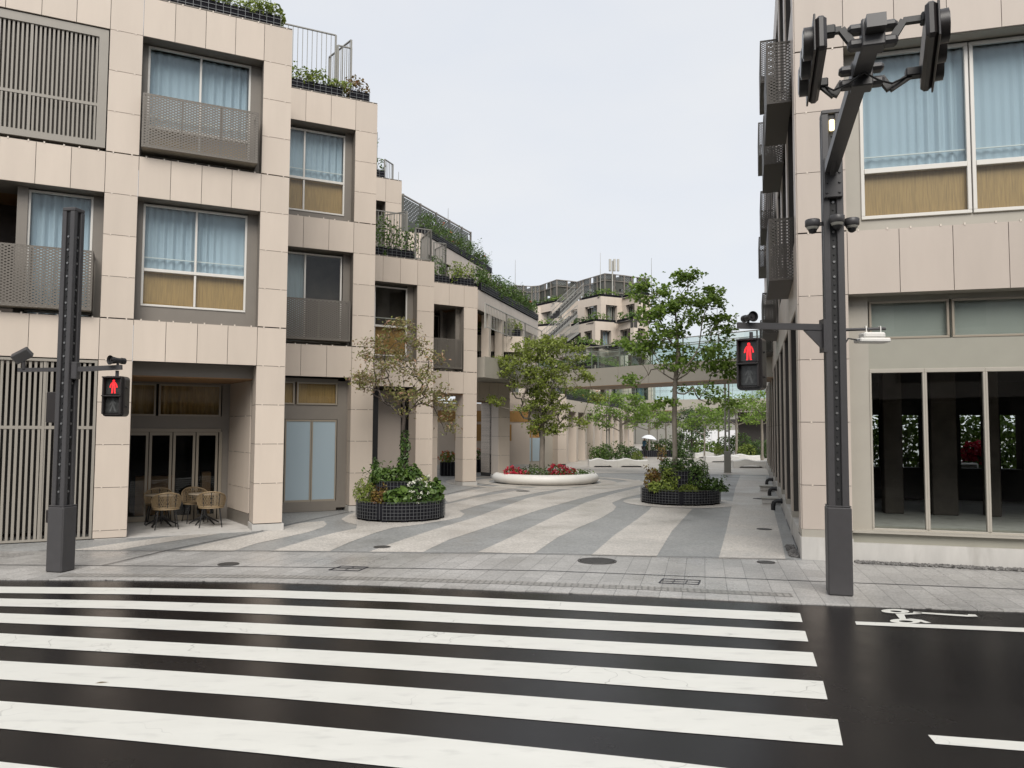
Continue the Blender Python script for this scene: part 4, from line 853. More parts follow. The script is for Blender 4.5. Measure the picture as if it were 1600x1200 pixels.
# ------------------------------------------------------------------ right building
RB = thing('corner_building', 'beige panelled corner building with big curtained windows, right of the plaza', 'building', FR(5.02, 13.42, R(-16)))
TF = FR(5.02, 13.42, R(-16)); TS = FR(5.02, 13.42, R(72.7 - 180)); PZ = 0.83
rows = [0.53, 1.29, 2.38, 3.47, 4.59, 5.71, 6.79, 7.88, 9.0, 10.1, 11.2, 12.3, 13.4, 14.5]
b = MB()
panels(b, 0.02, PZ, rows, 1, thick=[5.71, 9.0]); b.box(0.03, PZ - 0.02, 0.03, 0.7, 0.4, 14.5, 1)
b.box(0.0, PZ, -0.02, 0.7, 0.0, 0.4, 3); b.box(0.01, PZ - 0.01, 0.0, 0.68, 0.4, 0.53, 4)
for z0, z1 in ((4.59, 5.71), (9.0, 10.1), (13.4, 14.5)):
    panels(b, PZ, 7.4, [z0, z1], 8, thick=[5.71, 9.0]); b.box(PZ, 7.4, 0.03, 0.5, z0 + .02, z1 - .02, 1)
panels(b, 7.4, 8.2, rows, 1); b.box(7.41, 8.2, 0.03, 0.7, 0, 14.5, 1); b.box(8.2, 16, 0.1, 5.4, 0, 14.4, 0)
for z0, z1 in ((0.53, 4.59), (5.71, 9.0), (10.1, 13.4)): reveal(b, PZ, 7.4, z0, z1, 0.9, 4)
b.box(0.3, 16, 0.9, 5.5, 4.7, 14.4, 5); b.box(0.1, 16, 0.5, 5.5, 14.41, 14.5, 4)
b.build('wall', ['panelr', 'joint', 'clip', 'conc', 'taupel', 'dim'], RB, TF)
b = MB(); b.box(PZ, 7.4, 0.02, 0.3, 0.0, 0.33, 0); b.build('plinth', 'conc', RB, TF)
b = MB(); b.box(PZ, 1.18, 0.3, 0.4, 0.33, 4.59, 1); b.box(PZ, 7.4, 0.12, 0.299, 0.331, 0.5, 0); b.box(1.18, 7.4, 0.31, 0.37, 3.31, 3.83, 0); b.box(1.18, 7.4, 0.32, 0.4, 4.5, 4.59, 0); b.build('shop_front_panel', ['sage', 'taupel'], RB, TF)
xs = [1.18, 2.05, 2.97, 3.9, 4.82, 5.75, 6.6]
for xa, xb in zip(xs[:-1], xs[1:]):
    b = MB(); b.bbox(xa, xb, 0.29, 0.37, 0.5, 0.56, .006); b.bbox(xa, xb, 0.29, 0.37, 3.24, 3.31, .006); b.bbox(xa, xa + .035, 0.285, 0.37, 0.56, 3.24, .006); b.bbox(xb - .035, xb, 0.285, 0.37, 0.56, 3.24, .006)
    w = b.build('shop_window', 'taupel', RB, TF); b = MB(); b.box(xa + .02, xb - .02, 0.325, 0.337, 0.52, 3.28); b.build('pane', 'dglass', w, TF)
for xa, xb in ((1.2, 2.46), (2.5, 3.76), (3.8, 5.06), (5.1, 6.4)):
    b = MB(); b.bbox(xa, xb, 0.3, 0.36, 3.83, 3.87, .006); b.bbox(xa, xb, 0.3, 0.36, 4.46, 4.5, .006); b.bbox(xa, xa + .04, 0.3, 0.36, 3.87, 4.46, .006); b.bbox(xb - .04, xb, 0.3, 0.36, 3.87, 4.46, .006)
    w = b.build('transom_window', 'bronze', RB, TF); b = MB(); b.box(xa + .02, xb - .02, 0.325, 0.335, 3.85, 4.48); b.build('pane', 'glass', w, TF); b = MB(); b.box(xa, xb, 0.42, 0.44, 3.83, 4.5); b.build('blind', 'sage', w, TF)
for z0, z1, tz in ((5.97, 8.97, 6.83), (10.36, 13.35, 11.2)):
    for k, (xa, xb) in enumerate(((1.12, 2.865), (2.885, 4.6), (4.62, 6.4))): window(RB, TF, xa, xb, z0, z1, 0.33, tz, 1, fw=0.06, seed=50 + k)
b = MB()
for z0, z1, zs in ((5.71, 9.0, 5.97), (10.1, 13.4, 10.36)): b.box(PZ, 1.12, 0.36, 0.45, z0, z1); b.box(1.12, 7.4, 0.37, 0.45, z0, zs)
b.build('jamb_panel', 'taupel', RB, TF)
# ground-floor room one can see right through
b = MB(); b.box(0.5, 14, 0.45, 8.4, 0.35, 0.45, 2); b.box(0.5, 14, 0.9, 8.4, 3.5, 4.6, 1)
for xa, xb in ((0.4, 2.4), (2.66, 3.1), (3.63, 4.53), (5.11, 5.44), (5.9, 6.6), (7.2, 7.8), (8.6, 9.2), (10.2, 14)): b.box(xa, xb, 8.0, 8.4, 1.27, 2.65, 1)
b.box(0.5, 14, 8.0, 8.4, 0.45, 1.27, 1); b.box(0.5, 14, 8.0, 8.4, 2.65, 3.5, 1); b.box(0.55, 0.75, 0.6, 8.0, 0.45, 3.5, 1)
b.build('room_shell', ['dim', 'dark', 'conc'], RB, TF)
for i, (xx, ww) in enumerate(((2.02, .38), (2.95, .5), (4.0, .25))): b = MB(); b.bbox(xx, xx + ww, 4.0, 4.4, 0.45, 3.5, .02); b.build('column', 'dim', RB, TF)
# passage side: x negative runs away from the corner
b = MB(); LS = 33.0
zrows = [0.53, 1.29, 2.38, 3.47, 4.45]
k = 0; x = -0.02
while x > -LS:
    panels(b, x - 0.62, x, zrows + [5.71, 6.79, 7.88, 9.0, 10.1, 11.2, 12.3, 13.4, 14.5], 1, clips=(k < 3)); b.box(x - 0.61, x - 0.01, 0.03, 0.55, 0.0, 14.4, 1); b.box(x - 0.62, x, -0.015, 0.5, 0, 0.4, 3); b.box(x - 0.62, x, 0.0, 0.5, 0.4, 0.53, 4)
    for z0, z1 in ((4.45, 5.71), (9.0, 10.1), (13.4, 14.5)): panels(b, x - 3.03, x - 0.62, [z0, z1], 3, clips=False); b.box(x - 3.03, x - 0.62, 0.03, 0.4, z0 + .02, z1 - .02, 1)
    b.box(x - 3.03, x - 0.62, 0.0, 0.4, 0, 0.4, 3); b.box(x - 3.03, x - 0.62, 0.25, 0.4, 0.4, 0.75, 4); b.box(x - 3.03, x - 0.62, 0.28, 0.4, 3.2, 3.6, 4); b.box(x - 1.3, x - 0.62, 0.28, 0.4, 0.75, 4.45, 4)
    x -= 3.03; k += 1
b.box(-LS, -1.1, 0.95, 2.4, 4.5, 14.3, 5); b.box(-LS, -9.6, 1.2, 2.4, 0.0, 4.5, 5); b.box(-LS, -0.9, 0.5, 2.4, 14.41, 14.48, 4)
b.build('side_wall', ['panelr', 'joint', 'clip', 'conc', 'taupel', 'dim'], RB, TS)
x = -0.02
for k in range(11):
    xa, xb = x - 3.03, x - 1.3
    b = MB(); b.box(xa, xb, 0.27, 0.36, 0.75, 0.82); b.box(xa, xb, 0.27, 0.36, 3.13, 3.2)
    for q in (xa, (xa + xb) / 2 - .03, xb - .06): b.box(q, q + .06, 0.262, 0.36, 0.82, 3.13)
    w = b.build('shop_window', 'taupel', RB, TS); b = MB(); b.box(xa + .02, xb - .02, 0.31, 0.32, 0.78, 3.17); b.build('pane', 'dglass', w, TS)
    b = MB(); b.box(xa, xb, 0.3, 0.36, 3.6, 3.65); b.box(xa, xb, 0.3, 0.36, 4.4, 4.45); b.box(xa, xa + .05, 0.3, 0.36, 3.65, 4.4); b.box(xb - .05, xb, 0.3, 0.36, 3.65, 4.4)
    w = b.build('transom_window', 'taupel', RB, TS); b = MB(); b.box(xa + .02, xb - .02, 0.33, 0.34, 3.62, 4.43); b.build('pane', 'glass', w, TS); b = MB(); b.box(xa, xb, 0.45, 0.47, 3.6, 4.45); b.build('blind', 'sage', w, TS)
    for z0, z1 in ((5.75, 8.98), (10.15, 13.35)):
        if k < 7: window(RB, TS, x - 2.95, x - 0.8, z0, z1, 0.3, z0 + 0.9, 2, seed=70 + k, fw=0.05)
    x -= 3.03
for (s0, z0) in ((1.1, 5.1), (9.5, 5.1), (15.5, 5.1), (0.95, 8.5), (4.5, 8.5), (10.6, 8.5), (16.6, 8.5), (7.7, 11.9), (13.7, 11.9)):
    balcony(RB, TS, -s0 - 2.3, -s0, z0, z0 + 1.2, -0.44, 0.0, 'meshd', 'tray')
b = MB(); b.box(-12, -0.9, -0.012, 0.02, 0.02, 0.03, 0); b.build('gutter', 'slot', RB, TS)
for i, (s, lab) in enumerate(((8.4, 'black elbow pipe at the foot of the right building, nearest the street'), (13.0, 'dark elbow pipe at the wall foot of the right building, second from the street'), (18.0, 'small dark elbow pipe at the wall foot, farthest from the street'))):
    b = MB(); b.tube([(0, 0.2, 0.27), (0, -0.16, 0.27), (0, -0.23, 0.22), (0, -0.25, 0.14), (0, -0.25, 0.012)], 0.06, 12)
    t = thing('drain_pipe', lab, 'pipe', TS @ Matrix.Translation((-s, 0, 0)), 'drain pipes along the right wall'); b.build('elbow', 'black', t); b = MB(); b.tube([(0, -0.02, 0.27), (0, -0.05, 0.27)], 0.08, 12); b.build('collar', 'black', t)
for i, (s, lab) in enumerate(((10.4, 'grey vent box on the ground by the right wall, nearer of two'), (15.5, 'grey vent box on the ground by the right wall, farther of two'))):
    t = thing('vent_box', lab, 'vent', TS @ Matrix.Translation((-s, -0.3, 0.012))); b = MB(); b.bbox(-0.3, 0.3, -0.22, 0.22, 0.0, 0.16, 0.02); b.build('housing', 'conc', t); b = MB(); b.bbox(-0.34, 0.34, -0.26, 0.26, 0.16, 0.2, 0.01); b.build('cover', 'steelp', t)
# gravel at the wall foot
b = MB(); r_ = random.Random(4); octa = [(1, 0, 0), (-1, 0, 0), (0, 1, 0), (0, -1, 0), (0, 0, 1), (0, 0, -1)]; of = [(0, 2, 4), (2, 1, 4), (1, 3, 4), (3, 0, 4), (2, 0, 5), (1, 2, 5), (3, 1, 5), (0, 3, 5)]
def stones(n, fx, fy):
    for _ in range(n):
        s_ = r_.uniform(0.016, 0.04); m = Matrix.Rotation(r_.random() * 6.28, 3, 'Z') @ Matrix.Rotation(r_.uniform(-.6, .6), 3, 'X'); p = Vector((fx(), fy(), 0.012 + s_ * 0.4))
        b.add([TF @ (p + m @ Vector((a * s_ * r_.uniform(.8, 1.3), c * s_, d * s_ * 0.7))) for a, c, d in octa], of)
stones(2300, lambda: r_.uniform(0.86, 7.5), lambda: r_.uniform(-0.17, 0.03))
stones(260, lambda: r_.uniform(-0.17, -0.02), lambda: r_.uniform(0.15, 1.6))
tag(b.build('gravel', 'gravel'), 'strip of grey gravel along the foot of the right building', 'gravel', kind='stuff')

# garden behind the room of the right building
shrub('garden_hedge', 'green hedge seen through the shop window of the right building', TF @ Matrix.Translation((0, 11.2, 0)), [(x_ * .8 + 1.2, 0.4 * math.sin(x_), 1.5 + 0.25 * math.sin(2.3 * x_), 0.8, 0.7, 1.6 + 0.3 * math.sin(1.7 * x_)) for x_ in range(1, 13)], 11000, 0.19, 'lfD', 61, cat='hedge')
shrub('azalea_bush', 'red azalea bush seen through the shop window of the right building', TF @ Matrix.Translation((5.25, 9.5, 0)), [(0, 0, 1.55, 0.32, 0.3, 0.32)], 160, 0.12, 'sh1', 62, flower='flr', nf=90, fs=0.12)
b = MB(); b.bbox(3.75, 5.2, 9.0, 9.2, 0.95, 1.38, 0.04); b.bbox(3.9, 4.1, 9.03, 9.17, 0.0, 0.95, 0.01); b.bbox(4.85, 5.05, 9.03, 9.17, 0.0, 0.95, 0.01); tag(b.build('white_bench', 'concw', None, TF), 'white block seat seen through the shop window of the right building', 'bench')
# ------------------------------------------------------------------ far terraced building
FB = thing('terraced_building', 'far beige terraced building with green ledges, outside stair and roof screens', 'building', FR(9, 92))
def xy(px, py, z):
    d = _f + _r * ((px - 800) / FPX) + _u * ((600 - py) / FPX); t = (z - CAMH) / d.z; return (d.x * t, d.y * t)
tiers = [
    (18.03, [(800, 483), (830, 480.5), (867.5, 472), (886, 473.5), (908, 469), (939, 462.5), (972, 465.6), (997, 459.4), (1016, 461.5)]),
    (14.63, [(780, 515), (841, 510), (867, 508.5), (891, 510), (930, 501.6), (963, 504), (990, 498), (1014, 501)]),
    (11.23, [(780, 552), (868, 546), (900, 540.5), (910, 539), (950, 545), (975, 540), (1018, 545)]),
    (7.83, [(780, 585), (890, 576), (930, 570), (975, 580), (1024, 580)]),
]
for ti, (z, pl) in enumerate(tiers):
    pts_ = [xy(x, y, z) for x, y in pl]
    for i, (a, c) in enumerate(zip(pts_[:-1], pts_[1:])):
        a = Vector((*a, 0)); c = Vector((*c, 0)); d = c - a; L = d.length; T = FR(a.x, a.y, math.atan2(d.y, d.x))
        b = MB(); n = max(1, round(L / 1.2)); panels(b, 0, L, [z - 1.0, z], n, clips=False); b.box(0, L, 0.03, 0.5, z - .98, z - .02, 1)
        wid = 0.7; k = max(1, round(L / 3.6)); step = L / k
        for j in range(k + 1): xx = min(max(j * step - wid / 2, 0), L - wid); b.box(xx, xx + wid, 0.0, 0.5, z - 3.4, z - 1.0, 0)
        b.box(0, L, 0.9, 1.0, z - 3.4, z - 1.0, 2); b.box(-0.1, L - (1.2 if i == len(pts_) - 2 else 0), 0.3, 3, z - 0.2, z - 0.1, 1)
        if i == len(pts_) - 2: b.box(L - 0.3, L, 0.3, 7, z - 3.4, z - .02, 0)
        b.build('wall', ['panel', 'joint', 'dim'], FB, T)
        for j in range(k):
            x0, x1 = j * step + wid / 2 + .05, (j + 1) * step - wid / 2 - .05
            if j == 0: x0 = wid + .05
            if j == k - 1: x1 = L - wid - .05
            if x1 - x0 < 0.7: continue
            b = MB(); m_ = 4
            for q in range(m_ + 1): xx = x0 + (x1 - x0) * q / m_; b.box(xx - .03, xx + .03, 0.62, 0.7, z - 3.4, z - 1.0)
            b.box(x0, x1, 0.61, 0.7, z - 1.1, z - 1.0)
            w = b.build('window', 'steelp', FB, T); b = MB(); b.box(x0, x1, 0.65, 0.66, z - 3.38, z - 1.02); b.build('pane', 'glass', w, T)
            r_ = random.Random(ti * 50 + i * 7 + j); curtain(x0 + (x1 - x0) * r_.uniform(0, .5), x1 - (x1 - x0) * r_.uniform(0, .3), z - 3.4, z - 1.05, 0.8, 0.03, 0.3, seed=i * 9 + j).build('curtain', 'taupel' if r_.random() < 0.75 else 'curtain', w, T)
        r2 = random.Random(ti * 31 + i); lumps = []; x = 0.2
        while x < L - 0.2: w = r2.uniform(0.3, 0.6); lumps.append((x, 0.35, 0.3 + r2.uniform(0, .2), w, 0.4, r2.uniform(0.35, 0.75))); x += w * 1.2
        if not (ti == 0 and i == 3):
            names = ['top', 'second', 'third', 'lowest']
            if lumps:
                o = shrub('terrace_shrubs', '%s ledge shrubs on the far building, segment %s' % (names[ti], ['far left end', 'left of the stair', 'just left of the stair', 'at the stair', 'right of the stair', 'right of centre', 'near the right end', 'right end'][i]), T @ Matrix.Translation((0, 0.1, z)), lumps, int(46 * L), 0.32, ['sh1', 'sh3', 'lfD'][(i + ti) % 3], 100 + ti * 10 + i, cat='shrubs', stems=False)
                t = MB(); t.box(0.05, L - 0.05, 0.05, 0.6, z, z + 0.28); t.build('ledge_planter', 'liner', FB, T)
b = MB(); b.box(-8, 6.5, 6, 20, 0, 17.8); b.build('core_block', 'panel', FB, FR(9, 92))
# roof screens
scr = [(760, 452), (784, 452), (805, 445.5), (831, 447), (843, 446), (870, 436.5), (902, 440), (911, 437), (945, 427), (975, 430), (1010, 435)]
sp_ = [xy(x, y, 21.6) for x, y in scr]; hgt = {}
for i, (a, c) in enumerate(zip(sp_[:-1], sp_[1:])):
    a = Vector((*a, 0)); c = Vector((*c, 0)); d = c - a; L = d.length
    if L < 0.3: continue
    T = FR(a.x, a.y, math.atan2(d.y, d.x)); b = MB(); n = max(2, round(L / 1.5))
    for k in range(n + 1): b.box(L * k / n - .07, L * k / n + .07, -.07, .07, 17.9, 21.6)
    for z in (21.5, 20.7, 19.2): b.box(0, L, -.05, .05, z, z + .1)
    o = b.build('roof_screen', 'taupe', FB, T); b = MB(); b.quad((0, .1, 18), (L, .1, 18), (L, .1, 21.55), (0, .1, 21.55)); b.quad((0, 2.5, 18), (L, 2.5, 18), (L, 2.5, 21.5), (0, 2.5, 21.5)); b.build('perforated_sheet', 'perf', o, T)
m0 = xy(957, 425, 21.6); b = MB(); b.tube([(0, 0, 18), (0, 0, 23.0)], 0.09, 6); b.tube([(-1.5, 0, 18), (-1.5, 0, 24.0)], [.05, .02], 5)
for a in (-.45, .1, .55): b.bbox(a, a + .28, -.2, .1, 21.7, 23.2, .03)
b.build('antenna_mast', 'steelp', FB, FR(m0[0], m0[1], 0)); 
for x_, y_, h_ in ((805, 447, 4.0), (1018, 440, 3.5)): p_ = xy(x_, y_, 21.6); b = MB(); b.tube([(0, 0, 18), (0, 0, 21.6 + h_ * 0.9)], [.06, .02], 5); b.build('lightning_rod', 'steel', FB, FR(*p_))
# outside stair: two flights in front of the terraces
def flight(p0, p1, z0, z1, w=1.25):
    b = MB(); p0 = Vector((*p0, z0)); p1 = Vector((*p1, z1)); d = (p1 - p0); hd = Vector((d.x, d.y, 0)).normalized(); s_ = Vector((-hd.y, hd.x, 0)) * w / 2; n = 9
    for sg in (-1, 1):
        b.bar(p0 + s_ * sg, p1 + s_ * sg, 0.08, 0.24)
        for hh in (0.55, 1.1): b.bar(p0 + s_ * sg + Vector((0, 0, hh)), p1 + s_ * sg + Vector((0, 0, hh)), 0.05)
        for k in range(0, 2 * n + 1): q = p0.lerp(p1, k / (2 * n)) + s_ * sg; b.bar(q, q + Vector((0, 0, 1.1)), 0.035)
    o = b.build('stair_flight', 'steel', FB, I4); b = MB()
    for k in range(n + 1):
        q = p0.lerp(p1, k / n); m = FR(q.x, q.y, math.atan2(hd.y, hd.x), q.z); b.box(-.22, .22, -w / 2 + .06, w / 2 - .06, -.05, 0.0, 0, m); b.box(-.22, -.2, -w / 2 + .06, w / 2 - .06, -.3, -.05, 0, m)
    b.build('treads', 'poled', o, I4)
flight(A(868, 505, 86)[:2], A(905, 462, 90)[:2], 14.9, 18.2); flight(A(852, 528, 82)[:2], A(896, 499, 84.5)[:2], 11.6, 14.7)
flight(A(898, 521, 83)[:2], A(880, 528, 82)[:2], 12.6, 11.6)

# ------------------------------------------------------------------ footbridges
def bridge(T, L, z0, z1, name, label, gh=1.05, npan=6, deep=2.6):
    t = thing(name, label, 'footbridge', T); b = MB()
    for k in range(npan): b.box(L * k / npan + .008, L * (k + 1) / npan - .008, 0, .05, z0, z1, 0)
    b.box(0, L, .05, deep - .05, z0 + .02, z1 - .02, 1); b.box(0, L, deep - .05, deep, z0, z1, 0); b.build('girder', ['taupel', 'bronze'], t)
    b = MB(); b.box(0, L, 0.0, deep, z0 - .02, z0, 0); b.build('underside', 'soffit', t)
    for y in (0.08, deep - .08):
        b = MB()
        for k in range(npan * 2): b.box(L * k / npan / 2 + .01, L * (k + 1) / npan / 2 - .01, y, y + .02, z1 - .05, z1 + gh)
        g = b.build('glass_balustrade', 'bglass', t); b = MB(); b.box(0, L, y - .02, y + .04, z1 + gh, z1 + gh + .035); b.box(0, L, y + .3, y + .33, z1 + .85, z1 + .88)
        for k in range(npan + 1): b.box(L * k / npan - .02, L * k / npan + .02, y + .03, y + .08, z1 - .05, z1 + gh)
        b.build('handrail', 'steelp', g)
    return t
pA, pB = Vector((2.6, 38.6, 0)), Vector((10.9, 29.2, 0)); d = pB - pA
bridge(FR(pA.x, pA.y, math.atan2(d.y, d.x)), d.length, 4.3, 5.15, 'footbridge', 'nearer beige footbridge with glass balustrade crossing the passage', 1.05, 7)
pC = Vector((-1.2, 31.0, 0)); d2 = pA - pC
T = FR(pC.x, pC.y, math.atan2(d2.y, d2.x)); b = MB()
for k in range(5): b.box(d2.length * k / 5 + .008, d2.length * (k + 1) / 5 - .008, -.1, -.05, 4.3, 5.15, 0)
b.box(0, d2.length, -.05, 3.5, 4.3, 5.12, 0); b.build('deck_slab', ['taupel'], LB, T)
pA, pB = Vector((9.0, 74, 0)), Vector((23, 66, 0)); d = pB - pA
bridge(FR(pA.x, pA.y, math.atan2(d.y, d.x)), d.length, 3.95, 4.95, 'footbridge', 'farther footbridge with pale glass seen under the nearer one', 2.2, 7)

# ------------------------------------------------------------------ far end of the passage
T = FR(21, 95, R(-4)); t = thing('hoarding', 'long white site hoarding at the far end of the passage', 'hoarding', T); b = MB()
for k in range(9): b.box(k * 1.8 + .01, (k + 1) * 1.8 - .01, 0, .06, 0, 2.15)
b.build('panel', 'hoard', t); b = MB()
for k in range(10): b.box(k * 1.8 - .03, k * 1.8 + .03, .06, .14, 0, 2.1)
b.build('post', 'steel', t)
T = FR(2, 112, 0); t = thing('warehouse', 'low dark grey building behind the white hoarding', 'building', T); b = MB()
for k in range(14): b.bbox(k * 3.2, k * 3.2 + 3.14, 0, .3, 0, 4.6, .03, 0)
b.box(0, 44, .3, 12, 0, 4.6, 0); b.build('wall', 'steel', t); b = MB(); b.box(-.3, 44.3, -.4, 12.2, 4.6, 4.9); b.build('roof', 'taupe', t); b = MB()
for k in range(9): b.box(1 + k * 4.6, 4 + k * 4.6, -.03, 0, 3.1, 3.7)
b.build('window_band', 'dark', t)
T = FR(20.6, 70, R(72)); t = thing('side_building', 'narrow pale building end at the far right of the passage', 'building', T); b = MB(); panels(b, 0, 8, [0.2, 1.1, 2.0, 2.9, 3.8], 8, clips=False); b.box(0, 8, -5, -0.02, 0, 3.8, 1); b.build('wall', ['panel', 'joint', 'clip'], t)
for k in range(3): b = MB(); b.box(1 + k * 2.4, 2 + k * 2.4, -.02, 0.0 - .005, 0.3, 2.6); b.build('window', 'dglass', t)
T = FR(28.6, 92, 0); t = thing('far_traffic_signal', 'small far traffic signal with a green light before the white hoarding', 'traffic signal', T); b = MB(); b.tube([(0, 0, 0), (0, 0, 2.4)], 0.06, 6); b.build('post', 'steel', t); b = MB(); b.bbox(-.25, .25, -.1, .1, 1.1, 2.3, .05); b.build('housing', 'black', t); b = MB(); b.tube([(0, -.16, 1.35), (0, -.1, 1.35)], 0.2, 10); b.build('green_lamp', 'green', t)
# ------------------------------------------------------------------ round planters with trees
def round_planter(T, label, r1, h1, r2, h2, gap_a, name='round_planter'):
    t = thing(name, label, 'planter', T); n = 40
    b = MB(); b.lathe([(r1 - .03, 0.05), (r1 - .03, h1 - .03), (r1 - .06, h1 - .06), (r2, h1 - .06)], n); b.lathe([(r2 - .03, h1 - .06), (r2 - .03, h2 - .02), (r2 - .06, h2 - .05), (0, h2 - .05)], n); b.build('liner', 'liner', t)
    b = MB(); b.lathe([(r2, h1 - .055), (r1 - .05, h1 - .055)], n); b.lathe([(0, h2 - .045), (r2 - .05, h2 - .045)], n); b.build('soil', 'soil', t)
    b = MB()
    def cage(r_, z0, z1, nv, zs, gaps):
        for k in range(nv):
            a = 2 * math.pi * k / nv
            if min(abs((a - g + math.pi) % (2 * math.pi) - math.pi) for g in gaps) < 0.03: continue
            b.bar((r_ * math.cos(a), r_ * math.sin(a), z0), (r_ * math.cos(a), r_ * math.sin(a), z1), 0.0075)
        for z in zs:
            for k in range(48):
                a0, a1 = 2 * math.pi * k / 48, 2 * math.pi * (k + 1) / 48; am = (a0 + a1) / 2
                if min(abs((am - g + math.pi) % (2 * math.pi) - math.pi) for g in gaps) < 0.05: continue
                b.bar((r_ * math.cos(a0), r_ * math.sin(a0), z), (r_ * math.cos(a1), r_ * math.sin(a1), z), 0.0075)
    gaps = [gap_a + k * math.pi * 2 / 4 for k in range(4)]
    cage(r1, 0.05, h1, 76, [0.06 + (h1 - 0.06) * k / 5 for k in range(6)], gaps); b.build('wire_cage', 'wire', t); b = MB(); cage(r2, h1 - .02, h2, 44, [h1 + (h2 - h1) * k / 4 for k in range(5)], [gap_a + 9])
    b.build('wire_cage', 'wire', t)
    for k in range(14): a = 2 * math.pi * k / 14; b = MB(); b.box(-.07, .07, .02, .14, 0.0, 0.06, 0, FR(r1 * math.cos(a), r1 * math.sin(a), a + math.pi / 2)); b.build('foot', 'liner', t)
    return t
PA = Vector((-2.76, 19.32, 0.0165)); TA_ = FR(PA.x, PA.y, 0, PA.z)
round_planter(TA_, 'black wire mesh round planter in two tiers under the bare pinkish tree', 1.10, 0.46, 0.62, 0.92, -1.85)
PCn = Vector((5.15, 23.6, 0.0215)); TC_ = FR(PCn.x, PCn.y, 0, PCn.z)
round_planter(TC_, 'black wire mesh round planter in two tiers under the tall green tree', 1.19, 0.44, 0.62, 0.98, -1.72)
def S(T, x, y, z, *a, **k):
    a = (a[0], a[1], [(l[0] * 1.05, l[1] * 1.05, l[2] * 1.2, l[3] * 1.12, l[4] * 1.12, l[5] * 1.22) for l in a[2]], int(a[3] * 1.3)) + tuple(a[4:])
    return shrub(a[0], a[1], T @ Matrix.Translation((x, y, z)), *a[2:], **k)
S(TA_, -0.78, -0.42, .4, 'shrub', 'spiky yellow green shrub at the left front of the left round planter', [(0, 0, .14, .26, .22, .2), (-.12, .1, .22, .2, .2, .26)], 420, 0.10, 'sh2', seed=201, aspect=0.25, sprigs=5)
S(TA_, -0.72, 0.15, .4, 'tall_shrub', 'tall slim dark shrub at the left end of the left round planter', [(0, 0, .3, .15, .15, .3), (.05, 0, .62, .1, .1, .2)], 260, 0.11, 'sh3', seed=202, aspect=0.4, sprigs=4)
S(TA_, -0.42, -0.66, .4, 'coral_shrub', 'orange and yellow leaved shrub low at the front of the left round planter', [(0, 0, .12, .2, .16, .2)], 150, 0.09, 'sh4', seed=203, sprigs=3)
S(TA_, 0.0, -0.82, .4, 'broadleaf_shrub', 'broad round leaved green shrub at the front middle of the left round planter', [(0, 0, .13, .26, .16, .19), (.2, .05, .16, .18, .16, .18)], 150, 0.17, 'sh1', seed=204, aspect=0.85)
S(TA_, 0.5, -0.62, .4, 'flowering_shrub', 'white flowering shrub at the right front of the left round planter', [(0, 0, .18, .28, .22, .26), (-.2, -.1, .08, .2, .12, .16)], 330, 0.09, 'sh3', seed=205, flower='flw', nf=60, fs=0.055)
S(TA_, 0.82, -0.3, .4, 'broadleaf_shrub', 'large leaved green shrub at the right end of the left round planter', [(0, 0, .16, .22, .26, .24), (.02, .3, .22, .2, .2, .24)], 240, 0.15, 'sh1', seed=206, aspect=0.75)
S(TA_, -0.2, -0.15, .86, 'shrub', 'bright green shrub on the upper tier of the left round planter', [(-.25, 0, .13, .25, .25, .17), (.1, -.05, .14, .25, .22, .18), (.45, 0.05, .14, .22, .25, .2)], 620, 0.12, 'sh1', seed=207, aspect=0.6, sprigs=5)
S(TA_, 0.55, -0.05, .8, 'flowering_shrub', 'small white flowering shrub on the upper tier of the left round planter', [(0, 0, .1, .14, .14, .12)], 90, 0.08, 'sh2', seed=208, flower='flw', nf=26, fs=0.06)
S(TA_, -0.3, 0.5, .4, 'shrub', 'dark green shrub at the back of the left round planter', [(-.3, 0, .25, .3, .25, .3), (.5, 0, .25, .35, .25, .3)], 380, 0.11, 'sh3', seed=209)
S(TC_, -0.85, -0.3, .38, 'shrub', 'bronze green shrub at the left end of the right round planter', [(0, 0, .2, .27, .25, .24), (.0, .25, .36, .2, .2, .2)], 380, 0.10, 'sh4', seed=211, sprigs=5)
S(TC_, -0.6, -0.72, .36, 'broadleaf_shrub', 'yellow green trailing shrub at the left front of the right round planter', [(0, 0, .08, .3, .2, .2), (-.25, .1, .06, .2, .2, .2)], 260, 0.13, 'sh2', seed=212, aspect=0.7)
S(TC_, -0.38, -0.45, .38, 'shrub', 'pale variegated shrub left of the dark gap of the right round planter', [(0, 0, .3, .26, .2, .26)], 330, 0.10, 'sh2', seed=213, sprigs=4)
S(TC_, 0.05, -0.85, .36, 'grass_tuft', 'low grassy tuft at the front middle of the right round planter', [(0, 0, .06, .26, .12, .14)], 170, 0.17, 'sh2', seed=214, aspect=0.14)
S(TC_, 0.42, -0.55, .38, 'shrub', 'dense fine leaved dark green shrub right of the gap of the right round planter', [(0, 0, .3, .3, .24, .34), (.1, .1, .55, .22, .2, .22)], 900, 0.07, 'sh1', seed=215)
S(TC_, 0.9, -0.35, .36, 'shrub', 'spreading shrub with long bare stems at the right end of the right round planter', [(0, 0, .14, .3, .25, .2), (.2, -.1, .02, .2, .18, .14)], 420, 0.10, 'sh3', seed=216, sprigs=6)
S(TC_, -0.1, 0.0, .92, 'shrub', 'bushy shrub on the upper tier of the right round planter around the trunk', [(-.2, -.1, .14, .3, .26, .2), (.25, -.05, .14, .28, .26, .2)], 560, 0.09, 'sh3', seed=217, sprigs=7)
S(TC_, 0.1, 0.6, .38, 'shrub', 'mid green shrub at the back of the right round planter', [(-.4, 0, .25, .35, .25, .3), (.4, 0, .25, .35, .25, .3)], 420, 0.11, 'sh1', seed=218)

